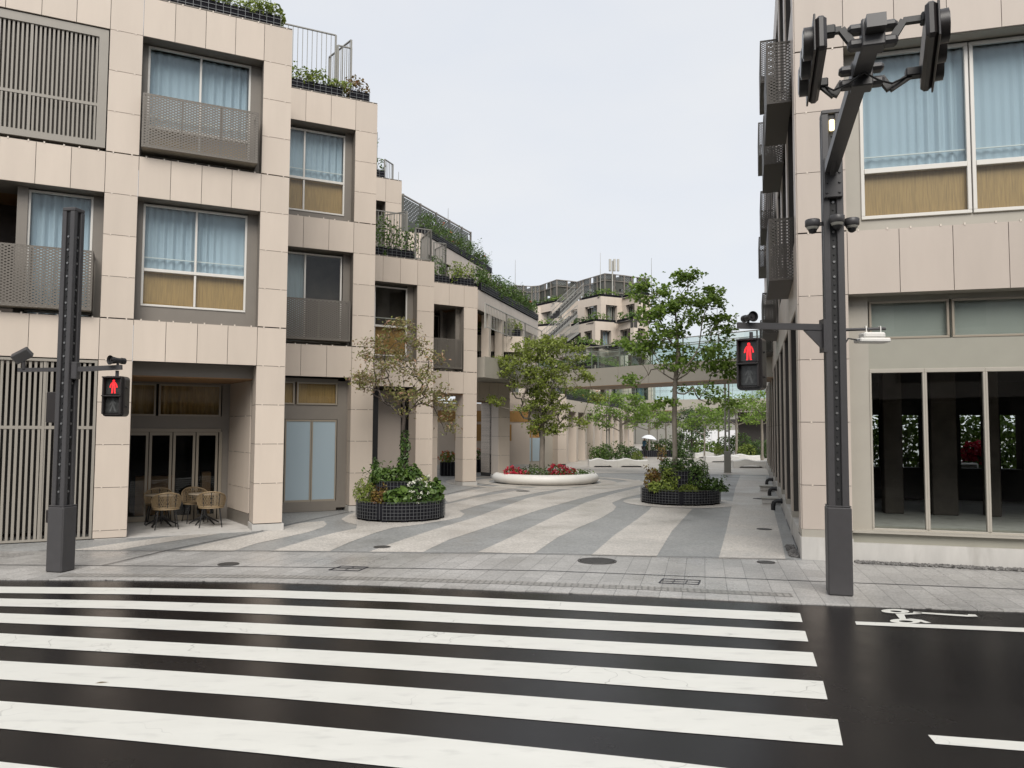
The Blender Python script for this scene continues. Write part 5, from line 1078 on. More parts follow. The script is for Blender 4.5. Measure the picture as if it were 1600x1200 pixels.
tree('cherry_tree', 'sparse pinkish leaved tree with dark branches and ivy on its trunk, in the left planter', FR(PA.x + 0.05, PA.y, 0, 0.9),
     [(0, 0, -.1), (.03, .02, 0.8), (-.02, 0, 1.35), (.02, .03, 1.8)],
     [(-.5, 0, 2.75, .75, .9, .75, 1), (.45, .1, 2.7, .65, .9, .75, 1), (-.05, 0, 3.5, .55, .6, .75, .9), (-.95, 0, 2.5, .35, .5, .45, .35), (.9, 0, 1.95, .35, .5, .5, .3), (0.0, -.1, 2.0, .7, .6, .3, .5), (-.75, 0, 3.35, .35, .4, .35, .28), (1.1, -.1, 1.35, .25, .3, .3, .12)],
     210, 0.085, 'lfA', 'barkd', 0.05, 3, per=24, spread=0.13, up=0.85, along=0.7, aspect=0.55, tip=0.003)
cherry = bpy.data.objects['cherry_tree']
shrub('ivy', None, FR(PA.x + 0.06, PA.y, 0, 0.9), [(0, -.02, .3, .17, .17, .42), (0.03, -.02, .9, .13, .14, .4)], 420, 0.10, 'sh3', 221, parent=cherry, stems=False)
RB_ = Vector((1.4, 32.2, 0.0225))
tree('hornbeam_tree', 'vase-shaped olive green tree with many ascending branches inside the white ring bench', FR(1.27, 32.3, 0, 0.2),
     [(0, 0, -.2), (.0, 0, .95), (.02, 0, 1.6), (.0, .05, 2.3)],
     [(0, 0, 2.1, .75, .65, .6, .5), (0, 0, 2.95, 1.15, 1.0, .7, .9), (-.05, 0, 3.9, 1.6, 1.35, .8, 1.5), (-.05, 0, 4.7, 1.75, 1.4, .7, 1.5), (0, 0, 5.4, 1.3, 1.1, .55, .9), (-1.7, 0, 4.6, .55, .5, .5, .2), (1.75, 0, 4.3, .5, .5, .4, .2), (-1.9, 0, 3.2, .45, .4, .25, .1), (2.1, 0, 3.3, .5, .4, .25, .1), (1.2, 0, 2.3, .7, .5, .35, .18), (1.5, 0, 5.2, .5, .5, .4, .18)],
     620, 0.125, 'lfB', 'bark', 0.11, 5, per=22, spread=0.13, up=1.6, along=0.75)
tree('katsura_tree', 'tall slender green tree with tiered leaf clusters rising from the right planter', FR(PCn.x - 0.14, PCn.y, 0, 0.9),
     [(0, 0, -.1), (-.02, 0, 1.6), (.0, 0, 2.6), (.12, 0, 3.8), (.02, 0, 5.2)],
     [(-.05, 0, 5.1, .75, .7, .85, .9), (.7, 0, 5.3, .9, .7, .85, .9), (.3, 0, 3.3, .8, .7, .5, .5), (-.8, 0, 5.1, .6, .5, .5, .4), (-1.0, 0, 3.9, .6, .6, .4, .5), (-.45, 0, 3.2, .65, .5, .4, .4), (1.0, 0, 3.7, .8, .6, .5, .6), (1.55, 0, 4.6, .5, .5, .35, .3), (.75, 0, 2.5, .7, .5, .3, .3), (-.2, 0, 4.3, .7, .7, .5, .7), (-.3, 0, 2.1, .4, .4, .3, .18), (-.95, 0, 5.9, .3, .3, .22, .16), (.35, 0, 6.1, .4, .4, .25, .22), (1.5, 0, 2.15, .6, .3, .15, .18), (1.6, 0, 3.2, .4, .3, .3, .18), (-1.3, 0, 2.85, .35, .3, .2, .14)],
     270, 0.125, 'lfC', 'bark', 0.075, 9, per=32, spread=0.15, up=0.7, along=0.5, aspect=0.78)

# white ring bench with azaleas
t = thing('ring_bench', 'white tubular ring bench around the vase-shaped tree', 'bench', FR(RB_.x, RB_.y, 0, RB_.z)); b = MB(); n, m_ = 64, 14
vs = []
for i in range(n + 1):
    a = R(186 + 222 * i / n)
    for j in range(m_):
        q = 2 * math.pi * j / m_; rr = 2.0 + 0.22 * math.cos(q); vs.append((rr * math.cos(a), rr * math.sin(a), 0.2 + 0.2 * math.sin(q)))
b.add(vs, [(i * m_ + j, (i + 1) * m_ + j, (i + 1) * m_ + (j + 1) % m_, i * m_ + (j + 1) % m_) for i in range(n) for j in range(m_)], 0, True); b.add(vs[:m_], [tuple(range(m_))]); b.add(vs[-m_:], [tuple(range(m_ - 1, -1, -1))]); b.build('seat_ring', 'concw', t)
b = MB(); b.lathe([(0, .26), (1.0, .22), (1.82, .12)], 40); b.build('soil', 'soil', t)
TR = FR(RB_.x, RB_.y, 0, 0.2)
S(TR, -1.25, -1.0, 0, 'azalea_bush', 'crimson azalea at the left inside the white ring bench', [(-.1, 0, .16, .3, .3, .2), (.28, .1, .12, .22, .25, .14)], 240, 0.09, 'sh1', seed=231, flower='flr', nf=95, fs=0.09)
S(TR, 0.62, -0.55, 0, 'azalea_bush', 'crimson azalea right of the trunk inside the white ring bench', [(-.12, 0, .2, .32, .3, .24), (.3, .1, .14, .26, .25, .18)], 240, 0.09, 'sh1', seed=232, flower='flr', nf=100, fs=0.09)
S(TR, -0.35, -0.85, 0, 'azalea_bush', 'green azalea without flowers left of the trunk inside the white ring bench', [(0, 0, .16, .45, .35, .24)], 320, 0.09, 'sh1', seed=233)
S(TR, 1.1, -0.6, 0, 'azalea_bush', 'low green azalea at the right end inside the white ring bench', [(0, 0, .12, .6, .5, .22), (.5, .2, .1, .4, .4, .2)], 420, 0.09, 'sh1', seed=234)
S(TR, -0.2, 0.9, 0, 'azalea_bush', 'green azalea behind the trunk inside the white ring bench', [(0, 0, .16, 1.0, .5, .26)], 300, 0.1, 'sh3', seed=235)

# white wavy benches
def wavy_bench(T, L, label, flip=1, D=0.62):
    t = thing('wavy_bench', label, 'bench', T, 'white wavy benches on the plaza'); b = MB(); n = 26
    top, bot, dep = [], [], []
    for i in range(n + 1):
        u = i / n; w = u if flip > 0 else 1 - u
        top.append(0.40 + 0.13 * math.exp(-((w - 0.36) / 0.2) ** 2) - 0.03 * math.sin(math.pi * w) + 0.02 * w); bot.append(0.0 if (u < 0.16 or u > 0.84) else 0.15 * max(0.0, math.sin(math.pi * (u - 0.16) / 0.68)) ** 0.6); dep.append(D * (0.86 + 0.14 * math.sin(math.pi * u)))
    for i in range(n):
        x0, x1 = L * i / n - L / 2, L * (i + 1) / n - L / 2
        def V(x, k): 
            d = dep[k] / 2; return [(x, -d, bot[k]), (x, -d * .96, top[k] - .04), (x, -d * .8, top[k]), (x, d * .8, top[k]), (x, d * .96, top[k] - .04), (x, d, bot[k])]
        vs = V(x0, i) + V(x1, i + 1); b.add(vs, [(j, 6 + j, 6 + (j + 1) % 6, (j + 1) % 6) for j in range(6)], 0, False)
    b.add([(-L / 2, -dep[0] / 2, 0), (-L / 2, dep[0] / 2, 0), (-L / 2, dep[0] * .4, top[0]), (-L / 2, -dep[0] * .4, top[0])], [(0, 1, 2, 3)]); b.add([(L / 2, -dep[n] / 2, 0), (L / 2, dep[n] / 2, 0), (L / 2, dep[n] * .4, top[n]), (L / 2, -dep[n] * .4, top[n])], [(3, 2, 1, 0)])
    b.build('seat', 'concw', t); b = MB(); b.box(-L * .3, L * .3, -D * .3, D * .3, 0.0, 0.05); b.build('base', 'black', t)
    return t
def BT(px, py, a): p = G(px, py); return FR(p.x, p.y, a, 0.018)
wavy_bench(BT(941, 730, R(3)), 1.62, 'white wavy bench with a low peak, leftmost before the shrubs', 1); wavy_bench(BT(986, 730, R(-2)), 1.9, 'white wavy bench just right of the leftmost one, before the umbrella walker', 1)
wavy_bench(BT(1172, 731, R(-4)), 2.05, 'white wavy bench at the far right beside the right building', 1); wavy_bench(BT(1127, 722.5, R(4)), 2.3, 'white wavy bench behind the lamp post base', -1)
wavy_bench(BT(1098, 716, R(20)), 1.7, 'white wavy bench deeper in the plaza, between the tree and the lamp post', -1); wavy_bench(BT(1164, 721, R(-10)), 2.0, 'white wavy bench right of the lamp post, behind the front one', 1)
# shrub beds at the far end
def bed(px, py, lumps, n, size, mt, label, seed, cat='shrub', name='shrub', **k): p = G(px, py); return shrub(name, label, FR(p.x, p.y, 0, 0.018), lumps, n, size, mt, seed, cat=cat, **k)
bed(948, 722, [(-.6, 0, .45, .6, .5, .6), (-.1, .2, .55, .6, .6, .65)], 900, 0.17, 'sh1', 'large light green shrub behind the leftmost wavy bench', 241, sprigs=4)
bed(972, 722, [(.0, .1, .5, .6, .5, .65), (.7, 0, .45, .6, .5, .6)], 900, 0.17, 'sh3', 'large dark green shrub left of the umbrella walker', 242, sprigs=4)
bed(996, 723, [(0, 0, .3, .4, .3, .45)], 260, 0.2, 'sh2', 'pale narrow leaved shrub right at the umbrella walker', 243, aspect=0.2)
bed(1032, 712, [(-.8, 0, .75, .7, .5, .5), (.3, 0, .8, .8, .5, .6), (1.2, 0, .65, .6, .5, .5)], 900, 0.2, 'sh3', 'dark shrubs in the black box planter right of the umbrella walker', 244, sprigs=5)
p = G(1032, 714); t = thing('box_planter', 'black box planter right of the umbrella walker', 'planter', FR(p.x, p.y - .3, 0, 0.018)); b = MB(); b.bbox(-1.6, 1.7, -.3, .5, 0, .5, .02); b.build('box', 'liner', t); b = MB()
for k in range(23): b.box(-1.6 + k * .15 - .008, -1.6 + k * .15 + .008, -.312, -.304, 0, .5)
b.build('wire_cage', 'wire', t)
bed(1034, 722, [(0, 0, .5, .35, .3, .5)], 130, 0.13, 'sh4', 'reddish twiggy bush before the black box planter', 245, sprigs=5)
bed(1072, 716, [(0, 0, .45, .8, .5, .55), (-.6, .3, .5, .5, .4, .6)], 500, 0.18, 'sh3', 'dark shrub just right of the tall tree trunk', 246, sprigs=4)
bed(1080, 706, [(0, 0, .7, .7, .6, .6)], 240, 0.2, 'sh4', 'reddish brown bush in the far bed right of the tall tree trunk', 247)
bed(1102, 709, [(-.6, 0, .6, .8, .6, .7), (.7, 0, .5, .8, .6, .6)], 800, 0.22, 'lfD', 'light green shrub below the thin young tree', 248, sprigs=4)
bed(1127, 712, [(0, 0, .4, .7, .5, .5)], 300, 0.22, 'sh2', 'yellowish shrub left of the lamp post', 249, aspect=0.3)
bed(1146, 712, [(-.6, 0, .8, .9, .6, .85), (.6, 0, 1.0, 1.0, .7, .95), (1.4, .1, .6, .6, .5, .6)], 1300, 0.2, 'sh1', 'big rounded green shrub right behind the lamp post', 250, sprigs=6)
bed(1168, 716, [(0, 0, .5, .8, .5, .6)], 420, 0.2, 'sh2', 'light green shrub behind the right hand wavy bench', 251)
bed(1192, 716, [(-.4, 0, .6, .7, .6, .75), (.5, 0, .7, .7, .6, .8)], 900, 0.19, 'sh3', 'dark and reddish shrub against the right building', 252, sprigs=6)
# planters seen through the open bays on the left
for px, py, mt, fl, lab, fl_l in ((754, 741, 'sh1', 'flo', 'dark planter with green bush and orange flowers seen through the open bay', 'green bush with orange flowers in the planter seen through the open bay'), (707, 747, 'sh2', 'flo', 'dark planter with yellow orange flowers seen between the pillars of the fourth bay', 'yellow orange flowering bush seen between the pillars of the fourth bay')):
    p = G(px, py); T = FR(p.x, p.y + 1.6, R(10), 0.018); t = thing('flower_planter', lab, 'planter', T); b = MB(); b.bbox(-.7, .7, -.3, .3, .0, .62, .02); b.build('box', 'liner', t); b = MB()
    for k in range(10): b.box(-.7 + k * .155 - .008, -.7 + k * .155 + .008, -.312, -.304, 0, .62)
    b.build('wire_cage', 'wire', t)
    shrub('flower_bush', fl_l, T, [(-.35, 0, .85, .4, .3, .3), (.35, 0, .85, .4, .3, .3)], 420, 0.12, mt, int(px), flower=fl, nf=60, fs=0.08)

# far trees in the passage
def far_tree(px, Y, name, lab, zt, hw, lm, seed, ntar, bm='bark', shape=0, r0=0.08):
    X = (px - 800) / 1200 * Y * 1.0; H_ = zt
    if shape == 0: env = [(0, 0, H_ * .78, hw * .75, hw * .7, H_ * .2, 1), (-hw * .55, 0, H_ * .6, hw * .5, hw * .5, H_ * .16, .6), (hw * .55, 0, H_ * .62, hw * .5, hw * .5, H_ * .16, .6)]
    else: env = [(0, 0, H_ * .35, hw, hw, H_ * .25, 1), (0, 0, H_ * .65, hw * .65, hw * .65, H_ * .28, .6)]
    return tree(name, lab, FR(X, Y, 0, 0.018), [(0, 0, 0), (.03, 0, H_ * .3), (0, .03, H_ * .62)], env, ntar, 0.19, lm, bm, r0, seed, per=26, spread=0.26, up=0.4, along=0.4, aspect=0.65)
far_tree(970, 54, 'young_tree', 'light green tree left of the umbrella walker under the footbridge', 5.2, 2.2, 'lfD', 301, 70, r0=0.11)
far_tree(1014, 62, 'young_tree', 'small green tree just left of the tall tree trunk under the footbridge', 4.6, 1.8, 'lfC', 302, 55)
far_tree(1080, 64, 'evergreen_tree', 'dark evergreen right of the tall tree trunk', 4.6, 1.5, 'lfE', 303, 90, 'barkd', 1)
far_tree(1100, 58, 'young_tree', 'thin young tree with light foliage in the middle of the far bed', 4.4, 1.6, 'lfD', 304, 50, r0=0.06)
far_tree(1150, 63, 'young_tree', 'leafy light green tree behind the lamp post', 5.6, 2.2, 'lfD', 305, 75, r0=0.1)
far_tree(1122, 76, 'young_tree', 'pale green tree farthest back before the white hoarding', 6.4, 2.0, 'lfD', 306, 55)
far_tree(1190, 56, 'young_tree', 'slim green tree against the right building', 5.4, 1.3, 'lfC', 307, 45, r0=0.09)
far_tree(1040, 78, 'young_tree', 'grey stemmed bare-looking tree far behind the tall tree', 5.0, 1.6, 'lfB', 308, 35)

# lamp posts in the plaza
def lamp_post(T, label, h, twin=True):
    t = thing('lamp_post', label, 'lamp post', T); b = MB(); b.bbox(-.17, .17, -.17, .17, 0, 1.08, .015); b.bbox(-.19, .19, -.19, .19, 0, .03, .005); b.build('base', 'steel', t)
    for sx in ((-.095, .095) if twin else (0,)): b = MB(); b.tube([(sx, 0, 1.08), (sx, 0, h)], 0.045, 10); b.build('pole', 'steel', t)
    b = MB()
    for z in (2.1, 3.3): b.box(-.13, .13, -.03, .03, z, z + .08)
    b.build('clamp', 'steel', t); b = MB(); b.bbox(-.18, .18, -.12, .12, h, h + .14, .02); b.build('lamp_head', 'poled', t)
lamp_post(FR(11.13, 39.76, R(-15), 0.018), 'twin tube lamp post standing on a square base before the wavy benches', 4.7)
lamp_post(FR(6.8, 54.4, R(-15), 0.018), 'dark lamp post beside the arcade, left of the umbrella walker', 5.4)

# ------------------------------------------------------------------ person walking under an umbrella
def skinned(name, pts, edges, rad, mt, parent, T, sub=2):
    me = bpy.data.meshes.new(name); me.from_pydata(pts, edges, []); o = bpy.data.objects.new(name, me); COL.objects.link(o); place(o, T, parent); me.materials.append(M[mt])
    s = o.modifiers.new('skin', 'SKIN'); s.use_smooth_shade = True
    for i, v in enumerate(me.skin_vertices[0].data): v.radius = rad[i] if hasattr(rad[i], '__len__') else (rad[i], rad[i]); v.use_root = (i == 0)
    o.modifiers.new('sub', 'SUBSURF').levels = sub; o.modifiers['sub'].render_levels = sub
    return o
pp = G(1006, 716.5); TPn = FR(pp.x, pp.y, R(-78), 0.03) @ Matrix.Scale(0.93, 4)
per = thing('person', 'person walking left under a white umbrella in a dark blue jacket and black trousers', 'person', TPn)
# x right, y forward
skinned('body', [(0, 0, .92), (0, .01, 1.08), (0, .03, 1.3), (0, .05, 1.43), (0, .07, 1.5), (0, .085, 1.56), (0, .09, 1.66), (-.17, .04, 1.39), (-.23, .0, 1.15), (-.2, .2, 1.05), (-.17, .3, 1.08), (.17, .04, 1.39), (.22, .05, 1.14), (.19, .22, 1.18), (.17, .28, 1.24), (-.09, 0, .88), (-.1, .2, .5), (-.1, .2, .08), (-.1, .33, .04), (.09, 0, .88), (.1, -.1, .5), (.1, -.38, .14), (.1, -.29, .04)],
        [(0, 1), (1, 2), (2, 3), (3, 4), (4, 5), (5, 6), (3, 7), (7, 8), (8, 9), (9, 10), (3, 11), (11, 12), (12, 13), (13, 14), (0, 15), (15, 16), (16, 17), (17, 18), (0, 19), (19, 20), (20, 21), (21, 22)],
        [(.14, .1), (.13, .09), (.16, .1), (.12, .08), .05, .07, .085, .055, .045, .035, .025, .055, .045, .035, .025, .085, .06, .045, .035, .085, .06, .045, .035], 'skin', per, TPn)
skinned('jacket', [(0, 0, .84), (0, .01, 1.08), (0, .03, 1.3), (0, .05, 1.42), (-.17, .04, 1.39), (-.23, .0, 1.15), (-.2, .19, 1.05), (.17, .04, 1.39), (.22, .05, 1.14), (.19, .21, 1.17)], [(0, 1), (1, 2), (2, 3), (3, 4), (4, 5), (5, 6), (3, 7), (7, 8), (8, 9)], [(.18, .13), (.165, .115), (.185, .12), (.14, .1), .075, .065, .05, .075, .065, .05], 'jacket', per, TPn)
skinned('trousers', [(0, 0, .9), (-.09, 0, .86), (-.1, .2, .5), (-.1, .2, .1), (.09, 0, .86), (.1, -.1, .5), (.1, -.36, .16)], [(0, 1), (1, 2), (2, 3), (0, 4), (4, 5), (5, 6)], [.15, .1, .08, .065, .1, .08, .065], 'pants', per, TPn)
b = MB(); b.lathe([(.0, .125), (.06, .115), (.1, .06), (.105, 0), (.095, -.05)], 14, (0, .075, 1.66)); b.build('hair', 'hair', per, TPn)
b = MB(); b.box(-.012, .012, .165, .2, 1.62, 1.66); b.build('nose', 'skin', per, TPn)
for sx, z_, y_ in ((-.17, 1.085, .31), (.17, 1.245, .29)):
    b = MB()
    for k in range(4): b.tube([(sx - .03 + k * .02, y_, z_ - .01), (sx - .03 + k * .02, y_ + .045, z_ - .015 - k % 2 * .005), (sx - .03 + k * .02, y_ + .06, z_ - .045)], [.01, .009, .007], 6)
    b.tube([(sx + (.035 if sx < 0 else -.035), y_ - .02, z_), (sx + (.045 if sx < 0 else -.045), y_ + .03, z_ + .015)], [.011, .008], 6); b.build('fingers', 'skin', per, TPn)
TU = TPn @ Matrix.Translation((.17, .33, 1.2)) @ Matrix.Rotation(R(-8), 4, 'X'); um = thing('umbrella', 'open white umbrella held over the walking person', 'umbrella', TU)
b = MB(); prof = [(0.0, .70), (.2, .67), (.42, .57), (.58, .43), (.62, .36)]; b.lathe(prof, 16, (0, 0, 0)); b.lathe([(.615, .355), (.57, .42), (.41, .56), (.0, .69)], 16); b.build('canopy', 'umb', um)
b = MB(); b.tube([(0, 0, -.02), (0, 0, .76)], .012, 6); b.build('shaft', 'steel', um); b = MB(); b.tube([(0, 0, -.12), (0, 0, .02)], .018, 8); b.build('handle', 'black', um); b = MB()
for k in range(8): a = k * math.pi / 4; b.tube([(0, 0, .66), (.4 * math.cos(a), .4 * math.sin(a), .555), (.6 * math.cos(a), .6 * math.sin(a), .38)], .006, 4)
b.build('ribs', 'steel', um)

# ------------------------------------------------------------------ café tables and chairs under the first bay
def cafe_chair(T, label):
    t = thing('rattan_chair', label, 'chair', T, 'rattan chairs at the round café tables'); b = MB()
    for i in range(13):                                                       # woven shell: bands around the back with gaps
        a0 = R(200 + i * 11.0); 
    n = 22
    def shell(u, v): a = R(190 + 160 * u); r_ = 0.27 + 0.035 * v; hgt = 0.46 + v * (0.16 + 0.17 * max(0.0, math.sin(math.pi * u)) ** 0.7); return (r_ * math.cos(a), -0.0 + r_ * 0.98 * math.sin(a) + .02, hgt)
    for k in range(2):
        for i in range(n):
            for j in range(7):
                u0 = (i + (0.5 if j % 2 else 0)) / n; v0 = j / 7; p = shell(min(1, u0), v0); q = shell(min(1, u0 + (0.6 if k else -0.6) / n + .5 / n * (1 if k else -1) * 0), min(1, v0 + 1 / 7)); b.bar(p, q, 0.013, 0.007)
    b.build('backrest', 'rattan', t)
    b = MB(); b.tube([shell(i / 24, 1) for i in range(25)], .015, 6); b.tube([shell(i / 24, 0) for i in range(25)], .013, 6); b.tube([shell(0, 0), shell(0, 1)], .014, 6); b.tube([shell(1, 0), shell(1, 1)], .014, 6); b.build('arm_rim', 'rattan', t)
    b = MB(); b.lathe([(0, .455), (.2, .45), (.27, .44), (.275, .42), (.0, .415)], 24); b.build('seat', 'rattan', t)
    for sx, sy in ((-1, -1), (1, -1), (-1, 1), (1, 1)): b = MB(); b.tube([(sx * .17, sy * .17, .43), (sx * .235, sy * .235, 0.0)], [.014, .011], 8); b.build('leg', 'black', t)
    b = MB()
    for a in (235, 270, 305): p = Vector(shell((a - 190) / 160, 0.0)); q = Vector(shell((a - 190) / 160, 1.0)); b.tube([p * 1.0, q], .011, 5)
    b.build('back_frame', 'black', t); return t
def cafe_table(T, label):
    t = thing('round_table', label, 'table', T, 'round café tables under the left building'); b = MB(); b.lathe([(0, .70), (.35, .70), (.36, .69), (.35, .675), (0, .675)], 32); b.build('tabletop', 'tabl', t)
    b = MB(); b.tube([(0, 0, .1), (0, 0, .675)], .035, 12); b.build('column', 'black', t)
    for k in range(5): a = 2 * math.pi * k / 5 + .3; b = MB(); b.tube([(0, 0, .2), (.15 * math.cos(a), .15 * math.sin(a), .12), (.34 * math.cos(a), .34 * math.sin(a), 0.012)], [.026, .022, .016], 6); b.build('leg', 'black', t)
fz = 0.021
def TT(x, y, a): return T1 @ FR(x, y, a, fz)
cafe_table(TT(-2.35, 1.75, 0), 'round café table on the left, between two rattan chairs'); cafe_table(TT(-1.45, 1.72, 0), 'round café table on the right, nearer the tiled side wall')
cafe_chair(TT(-2.28, 1.18, R(4)), 'woven rattan chair with its back to the street at the left café table'); cafe_chair(TT(-2.42, 2.25, R(172)), 'rattan chair against the glass doors behind the left café table')
cafe_chair(TT(-1.36, 1.15, R(-5)), 'woven rattan chair with its back to the street at the right café table'); cafe_chair(TT(-1.62, 2.2, R(190)), 'rattan chair against the glass doors behind the right café table')

# ------------------------------------------------------------------ signal poles
def pole_post(T, label, h, sleeve_h, sleeve_w, w, name='signal_pole'):
    t = thing(name, label, 'signal pole', T); s_ = sleeve_w / 2; b = MB(); b.bbox(-s_, s_, -s_, s_, 0, sleeve_h, .02); b.bbox(-s_ * .97, s_ * .97, -s_ * .97, s_ * .97, sleeve_h, sleeve_h + .015, .004); b.build('base_sleeve', 'pole', t)
    b = MB(); c = w / 2; k = w * .34
    for sx in (-1, 1):
        for sy in (-1, 1): x0, x1 = sorted((sx * c, sx * (c - k))); y0, y1 = sorted((sy * c, sy * (c - k))); b.bbox(x0, x1, y0, y1, sleeve_h, h, .008)
    b.bbox(-c, c, -c, c, h, h + .06, .012); b.build('post', 'pole', t)
    b = MB(); b.box(-c * .72, c * .72, -c * .72, c * .72, sleeve_h, h); b.build('groove_core', 'poled', t)
    b = MB(); z = sleeve_h + .12; i = 0
    while z < h - .3:
        for dx, dy in ((0, -1), (1, 0), (-1, 0)):
            p = Vector((dx * c * .73, dy * c * .73, z)); b.tube([p, p + Vector((dx, dy, 0)) * .014], .017 if i % 2 else .011, 8, 0 if i % 2 else 1)
        z += .105; i += 1
    b.build('bolt_row', ['bolt', 'black'], t); return t
RPx, RPy = 4.49, 10.64; TRP = FR(RPx, RPy, R(-16), 0.012)
rp = pole_post(TRP, 'tall charcoal signal pole with cameras and a long arm, before the right building', 6.66, 1.19, 0.315, 0.265)
LPx, LPy = -6.97, 12.02; TLP = FR(LPx, LPy, R(-12), 0.012)
lp = pole_post(TLP, 'charcoal signal pole standing before the left building', 5.62, 1.0, 0.29, 0.225)
def at(px, py, Y): return A(px, py, Y)
# arms, cameras and boxes of the right pole
b = MB(); b.bar((RPx - .1, RPy - .02, 3.67), (3.13, RPy - .03, 3.69), .06, .085); b.build('signal_arm', 'pole', rp, I4)
b = MB(); b.prism([(-.02, 0), (.30, 0), (.30, -.02), (.30, -.3), (.27, -.3)], -.02, .02, 0, Matrix.Translation((RPx - .42, RPy - .02, 3.63)) @ Matrix.Rotation(R(90), 4, 'X')); b.box(RPx - .19, RPx - .12, RPy - .1, RPy + .06, 3.32, 3.78); b.build('arm_bracket', 'pole', rp, I4)
b = MB(); b.tube([(RPx + .1, RPy, 3.64), (5.2, RPy, 3.66)], .022, 8); b.build('side_arm', 'pole', rp, I4)
b = MB(); b.bbox(4.86, 5.16, RPy - .1, RPy + .1, 3.52, 3.6, .02); b.bbox(4.8, 5.22, RPy - .12, RPy + .12, 3.46, 3.52, .015); 
for xx in (4.92, 5.12): b.tube([(xx, RPy - .03, 3.58), (xx, RPy - .03, 3.69), (xx, RPy + .03, 3.69)], .008, 6)
b.build('white_antenna', 'concw', rp, I4); b = MB(); b.tube([(4.8, RPy, 3.5), (4.68, RPy, 3.52), (4.6, RPy, 3.4)], .012, 6); b.build('cable', 'black', rp, I4)
b = MB(); b.bar((RPx - .3, RPy - .02, 5.13), (RPx + .28, RPy - .02, 5.13), .03, .05); b.build('camera_arm', 'pole', rp, I4)
for cx_, cy_, cz_ in ((RPx - .3, RPy - .05, 5.12), (RPx - .02, RPy - .2, 5.14), (RPx + .25, RPy - .05, 5.14)):
    b = MB(); b.lathe([(0, .06), (.09, .06), (.1, .05), (.1, -.03), (.085, -.045), (0, -.045)], 20, (cx_, cy_, cz_)); c_ = b.build('dome_camera', 'pole', rp, I4); b = MB(); b.lathe([(.085, -.04), (.075, -.07), (.062, -.08)], 20, (cx_, cy_, cz_)); b.build('ring', 'steelp', c_, I4); b = MB(); b.lathe([(.062, -.075), (.05, -.115), (.025, -.135), (0, -.14)], 16, (cx_, cy_, cz_)); b.build('dome', 'black', c_, I4)
b = MB(); b.tube([(0, -.13, 6.42), (0, -.13, 6.56)], .035, 10); lmp = b.build('lamp', 'amber', rp)
E0, E1 = at(1299, 262, 10.42), at(1370, 30, 6.92)
b = MB(); b.bar(E0, E1, .17, .13); b.build('long_arm', 'pole', rp, I4); b = MB(); b.bbox(-.12, .12, -.2, -.11, 5.45, 6.02, .01)
for z in (5.52, 5.66, 5.8): 
    for sx in (-.08, .08): b.tube([(sx, -.2, z), (sx, -.22, z)], .018, 8)
b.build('arm_plate', 'pole', rp); b = MB(); b.bar(at(1300, 272, 10.4), at(1312, 205, 9.4), .05, .05); b.build('arm_brace', 'pole', rp, I4)
# vehicle signals along the arm, seen edge on
hd = (E1 - E0); ang = math.atan2(hd.x, -hd.y)
def on_arm(Y): t = (Y - E0.y) / (E1.y - E0.y); return E0.lerp(E1, t)
c7 = on_arm(7.5) - Vector((0, 0, .03)); TH = Matrix.Translation(c7) @ Matrix.Scale(0.93, 4) @ Matrix.Rotation(R(-17.5), 4, 'Z') @ Matrix.Rotation(math.atan2(-hd.z, Vector((hd.x, hd.y)).length), 4, 'X')
for y in (-.42, .44):
    b = MB()
    for z0, z1 in ((.03, .12), (-.14, -.04)): b.bbox(-.235, .235, y - .07, y + .07, z0, z1, .03)
    b.bbox(-.11, .11, y - .1, y + .1, -.16, .14, .012)
    b.build('cross_bar', 'pole', rp, TH)
for sx, xo in ((-1, -.47), (1, .57)):
    for y in (-.42, .44):
        e = Vector((sx * .2, y, -.05)); k_ = Vector((sx * .29, y, -.2 if y > 0 else .1)); h_ = Vector((xo - sx * .03, y, .1 if y < 0 else -.04))
        b = MB(); b.bar(e, k_, .07, .07); b.bar(k_, h_, .06, .06); b.bbox(h_.x - .09, h_.x + .09, y - .06, y + .06, h_.z - .05, h_.z + .05, .012); b.build('link', 'poled', rp, TH)
b = MB()
for sx, xo in ((-1, -.47), (1, .57)): b.tube([(0, .2, -.08), (sx * .15, .26, -.16), (sx * .3, .36, -.17), (xo - sx * .06, .42, -.06)], .012, 6)
b.build('cable', 'black', rp, TH)
def vehicle_signal(T, sx, label):
    t = thing('traffic_signal', label, 'traffic signal', T); b = MB(); b.bbox(-.055, .055, -.63, .63, -.19, .19, .035); b.bbox(-.075, -.055, -.64, .64, -.2, .2, .006) if sx < 0 else b.bbox(.055, .075, -.64, .64, -.2, .2, .006); b.build('housing', 'sig', t)
    for k in (-1, 0, 1):
        b = MB(); b.tube([(sx * .07, k * .41, 0), (sx * .16, k * .41, 0)], .165, 24); l_ = b.build('lamp_hood', 'sig', t); b = MB(); b.tube([(sx * .155, k * .41, 0), (sx * .168, k * .41, 0)], .14, 20); b.build('lens', 'lens', l_)
    b = MB()
    for y in (-.42, .44):
        for dy in (-.03, .03): b.tube([(-sx * .055, y + dy, .08 if y < 0 else -.05), (-sx * .07, y + dy, .08 if y < 0 else -.05)], .016, 8)
    b.build('bolt', 'bolt', t)
vehicle_signal(TH @ Matrix.Translation((-.47 - .03, 0, 0.0)), -1, 'black vehicle traffic signal seen edge on, left end of the pole arm')
vehicle_signal(TH @ Matrix.Translation((.57 + .03, 0.02, 0.0)) @ Matrix.Rotation(R(-8), 4, 'Z'), 1, 'black vehicle traffic signal seen edge on, right end of the pole arm')
